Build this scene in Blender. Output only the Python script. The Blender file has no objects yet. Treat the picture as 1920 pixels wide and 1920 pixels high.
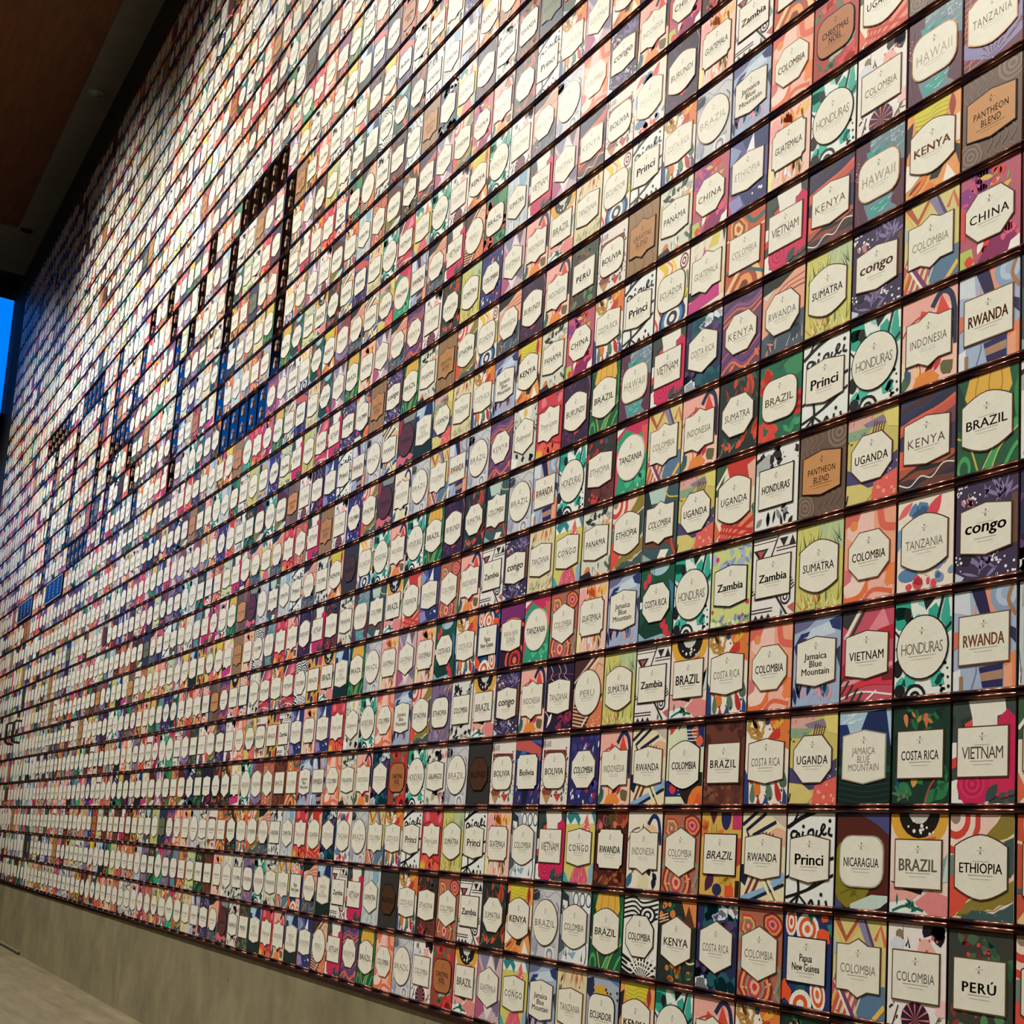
import bpy, math, random
import numpy as np
from mathutils import Matrix, Vector
PI = math.pi
SC = bpy.context.scene
COL = SC.collection
# ---------------------------------------------------------------- camera
W = 0.15                      # width of one cell of the rack
H = W * 1.4537025             # height of one cell
Z0 = 5.5 * H                  # height of rail number 0 above the floor (camera looks level near it)
cam = bpy.data.cameras.new('camera'); camo = bpy.data.objects.new('camera', cam); COL.objects.link(camo)
RR = np.array([[0.5134712, 0.06376466, 0.85573442], [0.08352076, 0.98878674, -0.12379443], [-0.85403256, 0.13503646, 0.50238785]])
def axis(r): return Vector((r[0], r[2], r[1]))
RI, UP, FW = axis(RR[0]), axis(RR[1]), axis(RR[2])
# left-handed fit: rows are right, up, forward in (x, z-up, y-into-wall) order
CAM = Vector((1.52654912, -1.9919435, 1.05333283))
m = Matrix.Identity(4)
for i in range(3):
    m[i][0] = RI[i]; m[i][1] = UP[i]; m[i][2] = -FW[i]; m[i][3] = CAM[i]
camo.matrix_world = m
cam.sensor_fit = 'HORIZONTAL'; cam.sensor_width = 36.0; cam.lens = 2368.982 / 1920 * 36.0
cam.shift_y = 320 / 1920; cam.clip_start = 0.05; cam.clip_end = 200
SC.camera = camo
# ---------------------------------------------------------------- world, exposure, lamps
SC.view_settings.view_transform = 'Standard'; SC.view_settings.look = 'None'
SC.view_settings.gamma = 1.0; SC.view_settings.use_curve_mapping = False
EXPO = 0.0
SC.view_settings.exposure = EXPO
wd = bpy.data.worlds.new('dusk_sky'); SC.world = wd; wd.use_nodes = True
wt = wd.node_tree; bg = wt.nodes['Background']; bg.inputs[1].default_value = 1.05
tc = wt.nodes.new('ShaderNodeTexCoord'); sx = wt.nodes.new('ShaderNodeSeparateXYZ'); rp = wt.nodes.new('ShaderNodeValToRGB')
wt.links.new(tc.outputs['Generated'], sx.inputs[0]); wt.links.new(sx.outputs['Z'], rp.inputs[0]); wt.links.new(rp.outputs[0], bg.inputs[0])
rp.color_ramp.elements[0].position = 0.0; rp.color_ramp.elements[0].color = (0.006, 0.008, 0.014, 1)      # dark city below the horizon
rp.color_ramp.elements[1].position = 0.32; rp.color_ramp.elements[1].color = (0.0, 0.225, 1.0, 1)
e = rp.color_ramp.elements.new(0.02); e.color = (0.010, 0.045, 0.15, 1)
def spot(loc, to, power, size, blend=0.6, rad=0.08, color=(1, 0.965, 0.87)):
    l = bpy.data.lights.new('spot_lamp', 'SPOT'); l.energy = power; l.color = color
    l.spot_size = math.radians(size); l.spot_blend = blend; l.shadow_soft_size = rad
    o = bpy.data.objects.new('spot_lamp', l); COL.objects.link(o); o.location = loc
    o.rotation_euler = (Vector(to) - Vector(loc)).to_track_quat('-Z', 'Y').to_euler()
spot((-12.2, -3.3, 7.35), (-12.0, 0, 2.6), 900, 84, 1.0)
spot((-9.4, -3.3, 7.35), (-8.6, 0, 3.4), 1350, 84, 1.0)
spot((-6.5, -3.3, 7.35), (-5.6, 0, 3.2), 1350, 84, 1.0)
spot((-3.0, -3.3, 7.35), (-2.4, 0, 2.0), 880, 80, 1.0)
spot((0.6, -3.3, 7.35), (-0.2, 0, 1.3), 900, 76, 1.0)
spot((4.5, -3.3, 7.35), (0.4, 0, 1.4), 850, 60, 1.0)
def area(loc, to, power, sx, sy, color):
    l = bpy.data.lights.new('room_light', 'AREA'); l.energy = power; l.color = color
    l.shape = 'RECTANGLE'; l.size = sx; l.size_y = sy
    o = bpy.data.objects.new('room_light', l); COL.objects.link(o); o.location = loc
    o.rotation_euler = (Vector(to) - Vector(loc)).to_track_quat('-Z', 'Y').to_euler()
area((-2.0, -7.2, 4.2), (-3.0, 0, 1.5), 60, 5, 1.5, (1, 0.86, 0.68))

# ---------------------------------------------------------------- materials
def lin(hx):
    v = [int(hx[i:i + 2], 16) / 255 for i in (0, 2, 4)]
    return tuple(((c + 0.055) / 1.055) ** 2.4 if c > 0.04045 else c / 12.92 for c in v) + (1.0,)
def mat(name, base=(0.5, 0.5, 0.5, 1), rough=0.5, metal=0.0, attr=False, noise=None, bump=0.0, coat=0.0, spec=0.5, stretch=(1, 1, 1), tint=None):
    mt = bpy.data.materials.new(name); mt.use_nodes = True; nt = mt.node_tree; b = nt.nodes['Principled BSDF']
    b.inputs['Base Color'].default_value = base; b.inputs['Roughness'].default_value = rough
    b.inputs['Metallic'].default_value = metal; b.inputs['Coat Weight'].default_value = coat
    b.inputs['Coat Roughness'].default_value = 0.13
    if tint: b.inputs['Specular Tint'].default_value = tint; b.inputs['Specular IOR Level'].default_value = spec
    src = None
    if attr:
        a = nt.nodes.new('ShaderNodeAttribute'); a.attribute_name = 'Col'; src = a.outputs['Color']
        nt.links.new(src, b.inputs['Base Color'])
    if noise:
        sc, amt = noise
        tc = nt.nodes.new('ShaderNodeTexCoord'); mp = nt.nodes.new('ShaderNodeMapping'); mp.inputs['Scale'].default_value = stretch
        n = nt.nodes.new('ShaderNodeTexNoise'); n.inputs['Scale'].default_value = sc; n.inputs['Detail'].default_value = 6; n.inputs['Roughness'].default_value = 0.6
        nt.links.new(tc.outputs['Object'], mp.inputs[0]); nt.links.new(mp.outputs[0], n.inputs['Vector'])
        r = nt.nodes.new('ShaderNodeMapRange'); r.inputs['From Min'].default_value = 0.3; r.inputs['From Max'].default_value = 0.7
        r.inputs['To Min'].default_value = 1 - amt; r.inputs['To Max'].default_value = 1 + amt
        nt.links.new(n.outputs['Fac'], r.inputs['Value'])
        mx = nt.nodes.new('ShaderNodeMix'); mx.data_type = 'RGBA'; mx.blend_type = 'MULTIPLY'; mx.inputs['Factor'].default_value = 1
        if src: nt.links.new(src, mx.inputs['A'])
        else: mx.inputs['A'].default_value = base
        cb = nt.nodes.new('ShaderNodeCombineColor')
        for k in range(3): nt.links.new(r.outputs[0], cb.inputs[k])
        nt.links.new(cb.outputs[0], mx.inputs['B']); nt.links.new(mx.outputs['Result'], b.inputs['Base Color'])
        if bump:
            bp = nt.nodes.new('ShaderNodeBump'); bp.inputs['Strength'].default_value = bump; bp.inputs['Distance'].default_value = 0.004
            nt.links.new(n.outputs['Fac'], bp.inputs['Height']); nt.links.new(bp.outputs[0], b.inputs['Normal'])
    return mt
M_PRINT = mat('printed_card', rough=0.42, attr=True, noise=(60, 0.05), spec=0.4)
M_FOIL = mat('foil_print', rough=0.34, metal=0.45, attr=True)
M_COPPER = mat('dark_copper', (0.13, 0.042, 0.027, 1), 0.3, 1.0, noise=(45, 0.25), bump=0.10, coat=0.9, tint=(.35, .25, .2, 1))
M_PANEL = mat('polished_copper', (0.13, 0.07, 0.06, 1), 0.12, 1.0, noise=(2, 0.15))
M_CLIP = mat('copper_clip', (0.97, 0.72, 0.52, 1), 0.35, 0.0, coat=1.0)
M_BLACK = mat('black_metal', (0.008, 0.008, 0.009, 1), 0.45, 0.0)
M_DARK = mat('dark_wall_paint', (0.022, 0.022, 0.020, 1), 0.7, noise=(3, 0.2))
M_CONC = mat('cast_concrete', lin('837b60'), 0.6, noise=(2.2, 0.22), bump=0.25)
def stains(mt, vert=True, pits=True):
    nt = mt.node_tree; b = nt.nodes['Principled BSDF']; src = b.inputs['Base Color'].links[0].from_socket
    tc = nt.nodes.new('ShaderNodeTexCoord'); mp = nt.nodes.new('ShaderNodeMapping'); mp.inputs['Scale'].default_value = (2.6, 2.6, 1.5) if vert else (.8, 5, 1)
    n = nt.nodes.new('ShaderNodeTexNoise'); n.inputs['Scale'].default_value = 2.4; n.inputs['Detail'].default_value = 9; n.inputs['Roughness'].default_value = .7
    nt.links.new(tc.outputs['Object'], mp.inputs[0]); nt.links.new(mp.outputs[0], n.inputs['Vector'])
    r = nt.nodes.new('ShaderNodeValToRGB'); r.color_ramp.elements[0].position = .36; r.color_ramp.elements[0].color = (.78, .76, .72, 1); r.color_ramp.elements[1].position = .62; r.color_ramp.elements[1].color = (1.08, 1.06, 1.0, 1)
    nt.links.new(n.outputs['Fac'], r.inputs[0])
    mx = nt.nodes.new('ShaderNodeMix'); mx.data_type = 'RGBA'; mx.blend_type = 'MULTIPLY'; mx.inputs['Factor'].default_value = 1
    nt.links.new(src, mx.inputs['A']); nt.links.new(r.outputs[0], mx.inputs['B']); out = mx.outputs['Result']
    if pits:
        v = nt.nodes.new('ShaderNodeTexNoise'); v.inputs['Scale'].default_value = 26; v.inputs['Detail'].default_value = 2; nt.links.new(tc.outputs['Object'], v.inputs['Vector'])
        r2 = nt.nodes.new('ShaderNodeValToRGB'); r2.color_ramp.elements[0].position = .24; r2.color_ramp.elements[0].color = (.3, .28, .25, 1); r2.color_ramp.elements[1].position = .28; r2.color_ramp.elements[1].color = (1, 1, 1, 1)
        nt.links.new(v.outputs['Fac'], r2.inputs[0]); m2 = nt.nodes.new('ShaderNodeMix'); m2.data_type = 'RGBA'; m2.blend_type = 'MULTIPLY'; m2.inputs['Factor'].default_value = 1
        nt.links.new(out, m2.inputs['A']); nt.links.new(r2.outputs[0], m2.inputs['B']); out = m2.outputs['Result']
    nt.links.new(out, b.inputs['Base Color'])
M_FLOOR = mat('concrete_floor', lin('80755b'), 0.42, noise=(3.0, 0.16), bump=0.1, stretch=(1, 4, 1))
stains(M_CONC); stains(M_FLOOR, False, False)
M_SOFFIT = mat('painted_soffit', (0.20, 0.18, 0.14, 1), 0.7, noise=(2, 0.1))
M_WOOD = mat('stained_wood', (0.17, 0.052, 0.008, 1), 0.5, noise=(3, 0.25), stretch=(1, 8, 1))
M_WALL = mat('brown_plaster', (0.10, 0.08, 0.06, 1), 0.8, noise=(2, 0.1))
M_NAVY = mat('navy_enamel', (0.006, 0.018, 0.075, 1), 0.25)
M_WHITE = mat('pale_blue_paint', (0.35, 0.45, 0.65, 1), 0.5)
M_GLASS = bpy.data.materials.new('window_glass'); M_GLASS.use_nodes = True
nt = M_GLASS.node_tree; nt.nodes.clear()
o_ = nt.nodes.new('ShaderNodeOutputMaterial'); tr_ = nt.nodes.new('ShaderNodeBsdfTransparent'); gl_ = nt.nodes.new('ShaderNodeBsdfGlossy')
gl_.inputs['Roughness'].default_value = 0.02; mx_ = nt.nodes.new('ShaderNodeMixShader'); fr_ = nt.nodes.new('ShaderNodeFresnel')
fr_.inputs[0].default_value = 1.45
nt.links.new(fr_.outputs[0], mx_.inputs[0]); nt.links.new(tr_.outputs[0], mx_.inputs[1]); nt.links.new(gl_.outputs[0], mx_.inputs[2])
nt.links.new(mx_.outputs[0], o_.inputs[0])
M_LENS = mat('lamp_lens', (0.30, 0.29, 0.25, 1), 0.3)
M_JAMB = mat('satin_navy_metal', (0.012, 0.014, 0.022, 1), 0.75, spec=.2)

# ---------------------------------------------------------------- mesh helpers
def link(name, me, parent=None):
    o = bpy.data.objects.new(name, me); COL.objects.link(o)
    if parent: o.parent = parent
    return o
def tag(o, label, cat, group=None):
    o['label'] = label; o['category'] = cat
    if group: o['group'] = group
    return o
def box_data(x0, x1, y0, y1, z0, z1):
    v = [(x, y, z) for x in (x0, x1) for y in (y0, y1) for z in (z0, z1)]
    f = [(0, 1, 3, 2), (4, 6, 7, 5), (0, 4, 5, 1), (2, 3, 7, 6), (0, 2, 6, 4), (1, 5, 7, 3)]
    return v, f
def boxes(name, bl, mt, parent=None, kind=None):
    V, F = [], []
    for b in bl:
        v, f = box_data(*b); n = len(V); V += v; F += [tuple(i + n for i in q) for q in f]
    me = bpy.data.meshes.new(name); me.from_pydata(V, [], F); me.materials.append(mt)
    o = link(name, me, parent)
    if kind: o['kind'] = kind
    return o
# ---------------------------------------------------------------- the room
XE, XR, YF, ZC = -95.2 * W, 6.0, -9.0, Z0 + 29 * H
ZTOP, ZBOT = Z0 + 27 * H, Z0 - 3 * H
S = 'structure'
boxes('floor', [(XE - 0.3, XR, YF, 0.35, -0.2, 0)], M_FLOOR, kind=S)
boxes('wall_back', [(XE, XR, 0.004, 0.35, 0, ZBOT - 0.012)], M_CONC, kind=S)
boxes('wall_upper', [(XE, XR, 0.02, 0.35, ZBOT - 0.012, ZTOP + 0.02), (XE, XR, 0.0, 0.35, ZTOP + 0.02, ZC + 0.3)], M_DARK, kind=S)
boxes('wall_right', [(XR, XR + 0.2, YF, 0.35, 0, ZC + 0.3)], M_WALL, kind=S)
boxes('wall_front', [(XE - 0.3, XR + 0.2, YF - 0.2, YF, 0, ZC + 0.3)], M_WALL, kind=S)
boxes('ceiling', [(-12.73, XR, YF, -0.275, ZC + 0.015, ZC + 0.3)], M_WOOD, kind=S)
boxes('trim_1', [(-12.73, XR, -0.275, 0.0, ZC, ZC + 0.3), (-13.95, -12.73, YF, 0.0, ZC, ZC + 0.3)], M_SOFFIT, kind=S)
boxes('trim_2', [(XE, -13.95, YF, 0.0, ZC - 0.004, ZC + 0.3)], M_BLACK, kind=S)
# slot between concrete and floor at the far end
boxes('trim_3', [(XE, -9.42, -0.008, 0.004, 0.018, 0.03)], M_CONC, kind=S)
boxes('baseboard_back', [(XE, -9.42, -0.002, 0.004, 0.0, 0.018)], M_BLACK, kind=S)
# glazed end wall: head, spandrel, sill, jamb, mullions
YW = -6.0
fr = boxes('window_1', [(XE - 0.25, XE, YW, 0.0, 7.42, ZC + 0.3), (XE - 0.25, XE, YW, 0.0, 5.33, 5.9), (XE - 0.25, XE, YW, 0.0, 0.0, 3.6)], M_BLACK, kind=S)
for yy in (-3.9, YW):
    boxes('mullion', [(XE - 0.15, XE - 0.05, yy, yy + 0.07, 3.6, 7.42)], M_BLACK, fr)
for (a, b) in ((-3.83, 0.0), (YW + 0.07, -3.9)):
    for (c, d) in ((3.6, 5.33), (5.9, 7.42)):
        boxes('pane', [(XE - 0.105, XE - 0.095, a, b, c, d)], M_GLASS, fr)
boxes('wall_left', [(XE - 0.25, XE, YF, YW, 0.0, ZC + 0.3), (XE - 0.25, XE, 0.0, 0.35, 0, ZC + 0.3)], M_WALL, kind=S)
boxes('trim_4', [(-94.7 * W, -90.15 * W, -0.004, 0.02, ZBOT, ZTOP + 0.02)], M_JAMB, kind=S)
boxes('trim_5', [(XE, -94.7 * W, 0.0, 0.02, 0, ZTOP + 0.02)], M_BLACK, kind=S)

def lathe(prof, n=32):
    V, F = [], []
    for r, z in prof:
        for i in range(n): a = 2 * PI * i / n; V.append((r * math.cos(a), r * math.sin(a), z))
    for k in range(len(prof) - 1):
        for i in range(n):
            j = (i + 1) % n; F.append((k * n + i, k * n + j, (k + 1) * n + j, (k + 1) * n + i))
    return V, F
def mesh(name, V, F, mt, smooth=False):
    me = bpy.data.meshes.new(name); me.from_pydata(V, [], F); me.materials.append(mt)
    if smooth: me.polygons.foreach_set('use_smooth', [True] * len(F))
    return me
def downlight(x, y, lens, label):
    t = bpy.data.objects.new('ceiling_downlight', None); COL.objects.link(t); t.location = (x, y, ZC)
    V, F = lathe([(0.100, 0.0), (0.100, -0.007), (0.088, -0.012), (0.076, -0.007), (0.070, -0.001)])
    link('trim_ring', mesh('trim_ring', V, F, M_SOFFIT, True), t)
    V, F = lathe([(0.070, -0.001), (0.042, -0.004), (0.036, -0.020), (0.001, -0.026)])
    link('lens', mesh('lens', V, F, lens, True), t)
    tag(t, label, 'ceiling light', None)
downlight(-9.55, -0.165, M_LENS, 'unlit recessed downlight with pale lens in the grey soffit strip above the cards')
downlight(-12.70, -0.19, M_BLACK, 'round recessed fitting with a black centre at the far soffit corner')

# ---------------------------------------------------------------- drawing on cards
CW, CH = W - 0.0062, H - 0.0207
AS = CH / CW
def clip(p):
    for ax, lim, sg in ((0, 0, 1), (0, 1, -1), (1, 0, 1), (1, 1, -1)):
        q = []
        for i in range(len(p)):
            a, b = p[i - 1], p[i]
            da, db = (a[ax] - lim) * sg, (b[ax] - lim) * sg
            if (da < 0) != (db < 0):
                t = da / (da - db); q.append((a[0] + t * (b[0] - a[0]), a[1] + t * (b[1] - a[1])))
            if db >= 0: q.append(b)
        p = q
        if len(p) < 3: return []
    return p
def area_of(p): return abs(sum(p[i - 1][0] * p[i][1] - p[i][0] * p[i - 1][1] for i in range(len(p)))) / 2
class Cv:
    def __init__(s, seed, bgc): s.r = random.Random(seed); s.P = []; s.l = 0; s.bgc = bgc
    def L(s): s.l += 1
    def poly(s, c, p, new=True):
        if new: s.L()
        q = clip(list(p))
        if len(q) >= 3 and area_of(q) > 4e-5: s.P.append((c, s.l, q))
        return s
    def circ(s, c, x, y, r, ry=None, n=14, a=0, new=True):
        ry = ry or r; ca, sa = math.cos(a), math.sin(a); p = []
        for i in range(n):
            t = 2 * PI * i / n; px, py = r * math.cos(t), ry * math.sin(t)
            p.append((x + px * ca - py * sa, y + (px * sa + py * ca) / AS))
        return s.poly(c, p, new)
    def blob(s, c, x, y, r, k=0.2, n=12, new=True):
        ph = [s.r.uniform(1 - k, 1 + k) for _ in range(n)]
        return s.poly(c, [(x + r * ph[i] * math.cos(2 * PI * i / n), y + r * ph[i] * math.sin(2 * PI * i / n) / AS) for i in range(n)], new)
    def rings(s, cs, x, y, r, sx=1.0, a=0, k=0.0, n=16):
        ph = [s.r.uniform(1 - k, 1 + k) for _ in range(n)]
        for i, c in enumerate(cs):
            q = r * (1 - i / len(cs)); ca, sa = math.cos(a), math.sin(a)
            s.poly(c, [(x + q * ph[j] * (sx * math.cos(2 * PI * j / n) * ca - math.sin(2 * PI * j / n) * sa),
                        y + q * ph[j] * (sx * math.cos(2 * PI * j / n) * sa + math.sin(2 * PI * j / n) * ca) / AS) for j in range(n)])
        return s
    def leaf(s, c, x, y, l, w, a, new=True, n=5):
        p = []; a = math.radians(a)
        for sd in (1, -1):
            rng = range(n + 1) if sd > 0 else range(n - 1, 0, -1)
            for i in rng:
                t = i / n; u, v = t * l, sd * w * math.sin(PI * t) * 0.5
                p.append((x + u * math.cos(a) - v * math.sin(a), y + (u * math.sin(a) + v * math.cos(a)) / AS))
        return s.poly(c, p, new)
    def drop(s, c, x, y, l, w, a):
        p = []; a = math.radians(a)
        for i in range(12):
            t = 2 * PI * i / 12; u = l * (1 - math.cos(t)) / 2; v = w * math.sin(t) * (0.25 + 0.75 * u / l) * 0.6
            p.append((x + u * math.cos(a) - v * math.sin(a), y + (u * math.sin(a) + v * math.cos(a)) / AS))
        return s.poly(c, p)
    def leaves(s, c, n, bx=(0, 1, 0, 1), l=0.3, w=0.1, a=(0, 360)):
        s.L()
        for _ in range(n):
            s.leaf(c, s.r.uniform(bx[0], bx[1]), s.r.uniform(bx[2], bx[3]), l * s.r.uniform(.7, 1.2), w * s.r.uniform(.7, 1.2), s.r.uniform(*a), False)
        return s
    def dots(s, c, n, bx=(0, 1, 0, 1), r=0.02, m=7):
        s.L()
        for _ in range(n): s.circ(c, s.r.uniform(bx[0], bx[1]), s.r.uniform(bx[2], bx[3]), r * s.r.uniform(.6, 1.2), n=m, new=False)
        return s
    def blobs(s, c, n, bx=(0, 1, 0, 1), r=0.1, k=0.3):
        s.L()
        for _ in range(n): s.blob(c, s.r.uniform(bx[0], bx[1]), s.r.uniform(bx[2], bx[3]), r * s.r.uniform(.6, 1.3), k, 9, False)
        return s
    def band(s, c, pts, w, new=True, taper=False):
        if new: s.L()
        lft, rgt = [], []
        for i, (x, y) in enumerate(pts):
            x0, y0 = pts[max(0, i - 1)]; x1, y1 = pts[min(len(pts) - 1, i + 1)]
            dx, dy = x1 - x0, (y1 - y0) * AS; d = math.hypot(dx, dy) or 1; nx, ny = -dy / d, dx / d
            ww = w / 2 * ((1 - i / (len(pts) - 1)) * .8 + .2 if taper else 1)
            lft.append((x + nx * ww, y + ny * ww / AS)); rgt.append((x - nx * ww, y - ny * ww / AS))
        for i in range(len(pts) - 1): s.poly(c, [lft[i], lft[i + 1], rgt[i + 1], rgt[i]], False)
        return s
    def curve(s, c, pts, w, taper=False, k=4, new=True):
        q = []
        P = [pts[0]] + list(pts) + [pts[-1]]
        for i in range(1, len(P) - 2):
            for j in range(k):
                t = j / k; a, b, cc, d = P[i - 1], P[i], P[i + 1], P[i + 2]
                q.append(tuple(0.5 * (2 * b[n] + (cc[n] - a[n]) * t + (2 * a[n] - 5 * b[n] + 4 * cc[n] - d[n]) * t * t + (3 * b[n] - a[n] - 3 * cc[n] + d[n]) * t ** 3) for n in (0, 1)))
        q.append(pts[-1]); return s.band(c, q, w, new, taper)
    def waves(s, cs, y0, y1, amp=0.04, f=1.5, tilt=0.0):
        n = len(cs)
        for i, c in enumerate(cs):
            y = y1 + (y0 - y1) * i / n; ph = s.r.uniform(0, 6); s.L()
            top = [(j / 10, y + tilt * (j / 10 - .5) + amp * math.sin(ph + f * 2 * PI * j / 10) + s.r.uniform(-amp, amp) * .25) for j in range(11)]
            s.poly(c, top + [(1, y0 - .02 + tilt * .5 * (i < 0)), (0, y0 - .02)], False)
        return s
    def hair(s, c, n, bx=(0, 1, 0, 1), l=0.3, w=0.012, a=(60, 120)):
        s.L()
        for _ in range(n):
            x, y, t, q = s.r.uniform(bx[0], bx[1]), s.r.uniform(bx[2], bx[3]), math.radians(s.r.uniform(*a)), l * s.r.uniform(.5, 1.2)
            dx, dy = math.cos(t) * q, math.sin(t) * q / AS; ox, oy = -math.sin(t) * w / 2, math.cos(t) * w / 2 / AS
            s.poly(c, [(x + ox, y + oy), (x + dx, y + dy), (x - ox, y - oy)], False)
        return s
    def stripes(s, c, x, y, w, gap, n, a, l=2.0):
        s.L(); t = math.radians(a); dx, dy = math.cos(t), math.sin(t)
        for i in range(n):
            o = i * gap; cx, cy = x - dy * o, y + dx * o / AS
            s.poly(c, [(cx, cy), (cx + dx * l, cy + dy * l / AS), (cx + dx * l - dy * w, cy + (dy * l + dx * w) / AS), (cx - dy * w, cy + dx * w / AS)], False)
        return s
    def fan(s, cs, x, y, r, n, a0, a1, duty=0.5):
        for k, c in enumerate(cs):
            s.L(); st = (a1 - a0) / n
            for i in range(n):
                t0, t1 = math.radians(a0 + st * (i + k / len(cs))), math.radians(a0 + st * (i + (k + duty * 2) / len(cs)))
                s.poly(c, [(x, y), (x + r * math.cos(t0), y + r * math.sin(t0) / AS), (x + r * math.cos(t1), y + r * math.sin(t1) / AS)], False)
        return s
    def torn(s, c, pts, edge=None, k=0.018):
        def jag(pp):
            o = []
            for i in range(len(pp)):
                a, b = pp[i - 1], pp[i]
                for j in range(1, 6):
                    t = j / 5; o.append((a[0] + (b[0] - a[0]) * t + s.r.uniform(-k, k), a[1] + (b[1] - a[1]) * t + s.r.uniform(-k, k)))
            return o
        if edge:
            cx, cy = sum(p[0] for p in pts) / len(pts), sum(p[1] for p in pts) / len(pts)
            s.poly(edge, jag([(cx + (x - cx) * 1.07, cy + (y - cy) * 1.10) for x, y in pts]))
        return s.poly(c, jag(pts))
# --- label outlines, centred on (0,0); w = 1 is the card width, height in the same unit
def outline(kind, w, h):
    a, b = w / 2, h / 2
    if kind == 'sq': return [(-a, -b), (a, -b), (a, b), (-a, b)]
    if kind == 'hex': return [(-a, -b * .58), (0, -b), (a, -b * .58), (a, b * .58), (0, b), (-a, b * .58)]
    if kind == 'flat': return [(-a, -b * .80), (0, -b), (a, -b * .80), (a, b * .80), (0, b), (-a, b * .80)]
    if kind == 'barrel':
        p = []
        for sg in (-1, 1):
            for i in range(9):
                t = -1 + i / 4; p.append((-sg * a * t, sg * (b - b * .36 * abs(t) ** 1.7)))
        return p
    if kind == 'oct':
        c = .26 * w; return [(-a + c, -b), (a - c, -b), (a, -b + c), (a, b - c), (a - c, b), (-a + c, b), (-a, b - c), (-a, -b + c)]
    if kind == 'brk': return [(-a, -b * .78), (-.22 * w, -b * .78), (0, -b), (.22 * w, -b * .78), (a, -b * .78), (a, b * .78), (.22 * w, b * .78), (0, b), (-.22 * w, b * .78), (-a, b * .78)]
    if kind == 'circ': return [(a * math.cos(2 * PI * i / 28), b * math.sin(2 * PI * i / 28)) for i in range(28)]
    if kind == 'round':
        p = []; c = .26 * w
        for cx, cy, t0 in ((a - c, -b + c, -90), (a - c, b - c, 0), (-a + c, b - c, 90), (-a + c, -b + c, 180)):
            for i in range(5): t = math.radians(t0 + 22.5 * i); p.append((cx + c * math.cos(t), cy + c * math.sin(t)))
        return p
    if kind == 'notch':
        c = .1 * w; return [(-a + c, -b), (a - c, -b), (a - c * .7, -b + c * .7), (a, -b + c), (a, b - c), (a - c * .7, b - c * .7), (a - c, b), (-a + c, b), (-a + c * .7, b - c * .7), (-a, b - c), (-a, -b + c), (-a + c * .7, -b + c * .7)]
SIZE = {'sq': (.80, .66), 'hex': (.80, .84), 'flat': (.82, .72), 'barrel': (.82, .84), 'oct': (.80, .72), 'brk': (.82, .82), 'circ': (.90, .90), 'round': (.82, .72), 'notch': (.80, .72)}
K, KB, CO, GR_, WH = '2c2620', '14110f', '7a4a2a', '8d877a', 'f2efe4'
D = {}
def design(code, title, shape, phrase, nick, bgc, art, ink=K, bold=0.0, shear=0.0, sp=1.0, ls=1.0, plate='e9e5d6', edge='6b4a34', sub=None):
    c = Cv(hash(code) % 1 + sum(ord(q) * (i + 7) for i, q in enumerate(code)), bgc); art(c)
    D[code] = dict(code=code, title=title, shape=shape, phrase=phrase, nick=nick, bg=bgc, P=c.P, n=c.l, ink=ink, bold=bold, shear=shear, sp=sp, ls=ls, plate=plate, edge=edge, sub=sub)
d = design
d('B1', 'BRAZIL', 'barrel', 'Brazil card with yellow top and green leaves', 'Brazil', '1f5a3c',
  lambda c: (c.poly('e2b24a', [(.2, 1), (.85, 1), (.9, .8), (.7, .55), (.3, .55), (.12, .8)]).curve('b8842c', [(.35, 1), (.3, .8), (.42, .66)], .02).curve('b8842c', [(.55, 1), (.52, .85), (.6, .66)], .02).curve('b8842c', [(.72, 1), (.74, .85), (.68, .7)], .02),
             c.leaf('123c30', .05, .45, .9, .3, 100), c.leaf('2f8a4a', 1.0, .4, .8, .22, 85), c.curve('c8b45a', [(.0, .4), (.2, .3), (.35, 0)], .03), c.curve('3fa05c', [(1, .42), (.7, .25), (.5, 0)], .12), c.curve('c8c070', [(1, .36), (.72, .2), (.58, 0)], .025),
             c.curve('46a860', [(1, .2), (.9, .12), (.8, 0)], .06), c.curve('d0c878', [(.8, .33), (.6, .2), (.42, 0)], .02), c.circ('4aa05a', .12, .05, .12, .2), c.circ('1f5a3c', .12, .05, .07, .12)), bold=.015, sub='script')
d('B2', 'BRAZIL', 'sq', 'Brazil card with black arc over yellow band', 'Brazil', 'f0d8cc',
  lambda c: (c.circ('e0a83c', .5, 1.02, .52, n=22), c.poly('c85a5e', [(.5, .62), (.72, .66), (.8, .78), (.55, .75)]), c.circ('16120f', .5, 1.02, .36, n=20), c.circ('cfd0c6', .5, 1.04, .19), c.dots('f2efe4', 12, (.25, .75, .78, .95), .025),
             c.poly('e8a8a0', [(0, .3), (.25, .26), (.5, .2), (.3, .1), (0, .12)]), c.poly('e28a88', [(.45, .12), (.7, .25), (1, .2), (1, 0), (.6, 0)]), c.poly('16120f', [(0, .32), (.25, .24), (.55, .2), (.6, .26), (.3, .3)]), c.poly('c6dcd8', [(.6, .3), (1, .34), (1, .62), (.88, .5), (.9, .3)]),
             c.poly('e8f0ea', [(0, .1), (.3, .14), (.6, .05), (.7, 0), (0, 0)]), c.curve('2a6a5c', [(.05, .02), (.3, .08), (.6, .04)], .04), c.leaves('2a6a5c', 6, (.1, .5, .02, .08), .16, .05, (20, 150))), ink='8f8a76', bold=.03)
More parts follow.
